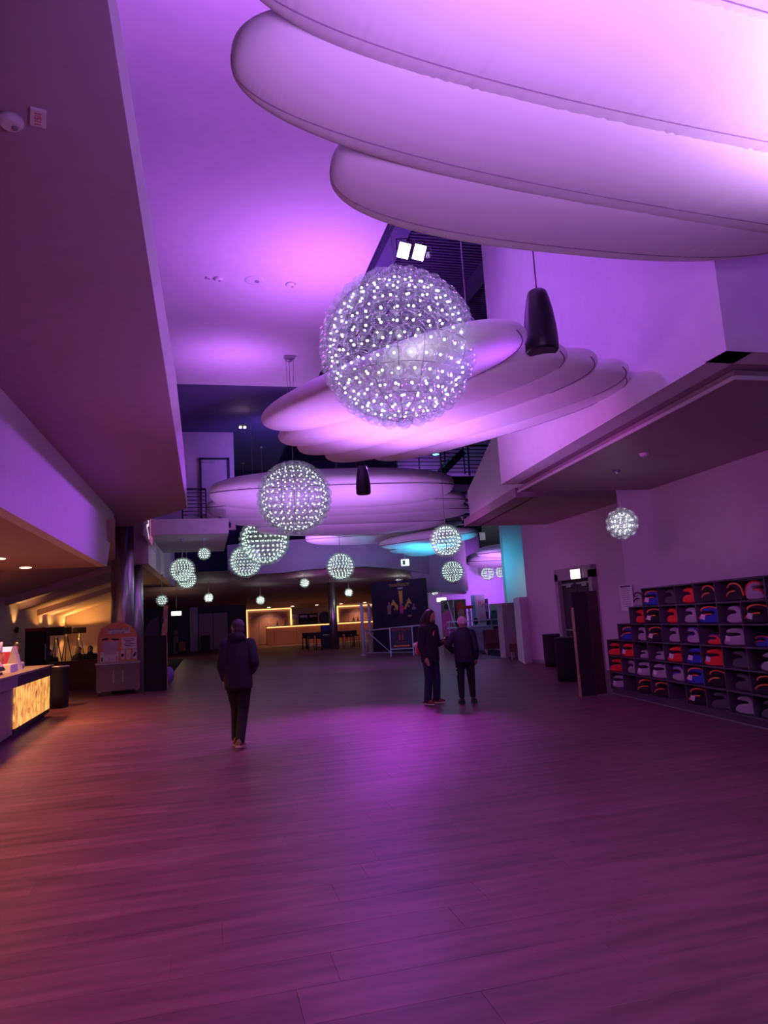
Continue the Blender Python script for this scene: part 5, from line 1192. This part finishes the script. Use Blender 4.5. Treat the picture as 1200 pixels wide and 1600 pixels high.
# high tables, stools by the column
def high_table(px, py, w, label):
    p = at(px, py, 0); t = thing('high_table', label, 'table', p, -YAW)
    MB().box((0, .35, 1.03), (w, .7, .06)).build('table_top', M['wood'], t, .01); MB().box((0, .06, .93), (w*.96, .03, .18)).build('apron', M['blackmat'], t)
    for sx in (-1, 1):
        for sy in (.06, .64): MB().bar((sx*(w/2-.08), sy, 0), (sx*(w/2-.08), sy, 1.0), .06).build('leg', M['black'], t)
high_table(492, 1013, 1.35, 'dark high bar table left of the far column'); high_table(541, 1011, 1.2, 'dark high bar table right of the far column'); high_table(598, 1007, 1.9, 'dark high bar table behind the poles')
stool0 = None
for i, (px, py) in enumerate(((477, 1014), (487, 1016), (499, 1016), (533, 1014), (546, 1014), (556, 1011))):
    p = at(px, py, 0); lab = ORD[i]+' dark bar stool from the left along the high tables at the far end'
    if stool0 is None:
        stool0 = thing('bar_stool', lab, 'stool', p, -YAW, 'bar stools at the high tables')
        MB().box((0, 0, .74), (.38, .38, .07)).build('seat', M['blackmat'], stool0, .015); MB().box((0, .17, .92), (.38, .04, .30)).build('backrest', M['blackmat'], stool0, .01)
        for sx in (-1, 1):
            for sy in (-1, 1): MB().bar((sx*.17, sy*.17, 0), (sx*.15, sy*.15, .71), .03).build('leg', M['black'], stool0)
        MB().bar((-.16, -.165, .28), (.16, -.165, .28), .025).build('footrest', M['steel'], stool0)
    else: dup(stool0, p, -YAW+.1*i, lab)
p = at(511, 1012, 0)
t = thing('cardboard_figure', 'dark round headed cut-out with a blue panel beside the far column', 'standee', p, -YAW)
MB().box((0, .02, .75), (.75, .05, 1.5)).build('panel', M['navyboard'], t); MB().ell((-.05, .02, 2.0), (.42, .04, .42), 16, 8).build('round_head', M['ink'], t); MB().box((.05, -.012, 1.30), (.55, .02, .35)).build('blue_print', M['blue'], t); MB().box((0, -.012, .85), (.5, .02, .05)).build('pale_line', M['paper'], t)
# far left: cabinet, white figure sign, rug, boxes
p = at(283.5, 1021, 0)
t = thing('wooden_cabinet', 'small orange wooden cabinet on short legs at the far left', 'cabinet', p, -YAW)
MB().box((0, .22, .50), (.44, .42, .68)).build('body', M['oak'], t, .01); MB().box((0, -.006, .50), (.38, .016, .60)).build('door', M['oak'], t); MB().box((.03, -.02, .52), (.02, .02, .14)).build('handle', M['ink'], t); MB().box((-.32, .25, .50), (.20, .4, .62)).build('dark_side', M['blackmat'], t)
for sx in (-.18, .18): MB().bar((sx, .06, 0), (sx, .06, .17), .04).build('leg', M['black'], t); MB().bar((sx, .38, 0), (sx, .38, .17), .04).build('leg', M['black'], t)
p = at(274, 1022, 0)
t = thing('white_figure_sign', 'pale cut-out of a figure standing behind the small wooden cabinet', 'sign', (p.x, p.y+.9, 0), -YAW)
MB().oval([((0, 0, .0), .17, .03), ((0, 0, .9), .20, .03), ((0, 0, 1.2), .20, .03), ((0, 0, 1.35), .12, .03)], 14).build('torso', M['greyprint'], t); MB().ell((0, 0, 1.58), (.16, .04, .20), 14, 10).build('head', M['greyprint'], t); MB().box((.22, 0, 1.42), (.14, .03, .04)).build('arm', M['greyprint'], t)
for i, (px, py) in enumerate(((293.5, 1015), (303, 1014))):
    p = at(px, py+2, 0); t = tag(MB().box((0, .12, .14), (.22, .2, .26)).build('paper_box', M['paper'], None, .008), ('white box right beside the wooden cabinet', 'white box at the foot of the pale pillar at far left')[i], 'box'); t.location = (p.x, p.y, .008)
r_ = [at(257, 1052, 0), at(270, 1052, 0), at(287, 1030, 0), at(262, 1030, 0)]
tag(MB().prism([(q.x, q.y, .004) for q in r_], (0, 0, .012)).build('floor_mat', M['rug']), 'dark floor mat before the small wooden cabinet', 'mat')
p = at(320, 1018, 0); t = thing('dark_cabinet', 'low dark cabinet against the far doors left of the man', 'cabinet', p, -YAW)
MB().box((0, .25, .62), (.55, .5, 1.2)).build('body', M['blackmat'], t, .01); MB().box((0, -.005, .65), (.47, .014, 1.0)).build('door', M['charcoal'], t)
# right mount over the single globe, ladder-like cables on cloud ends
bpy.context.view_layer.update()
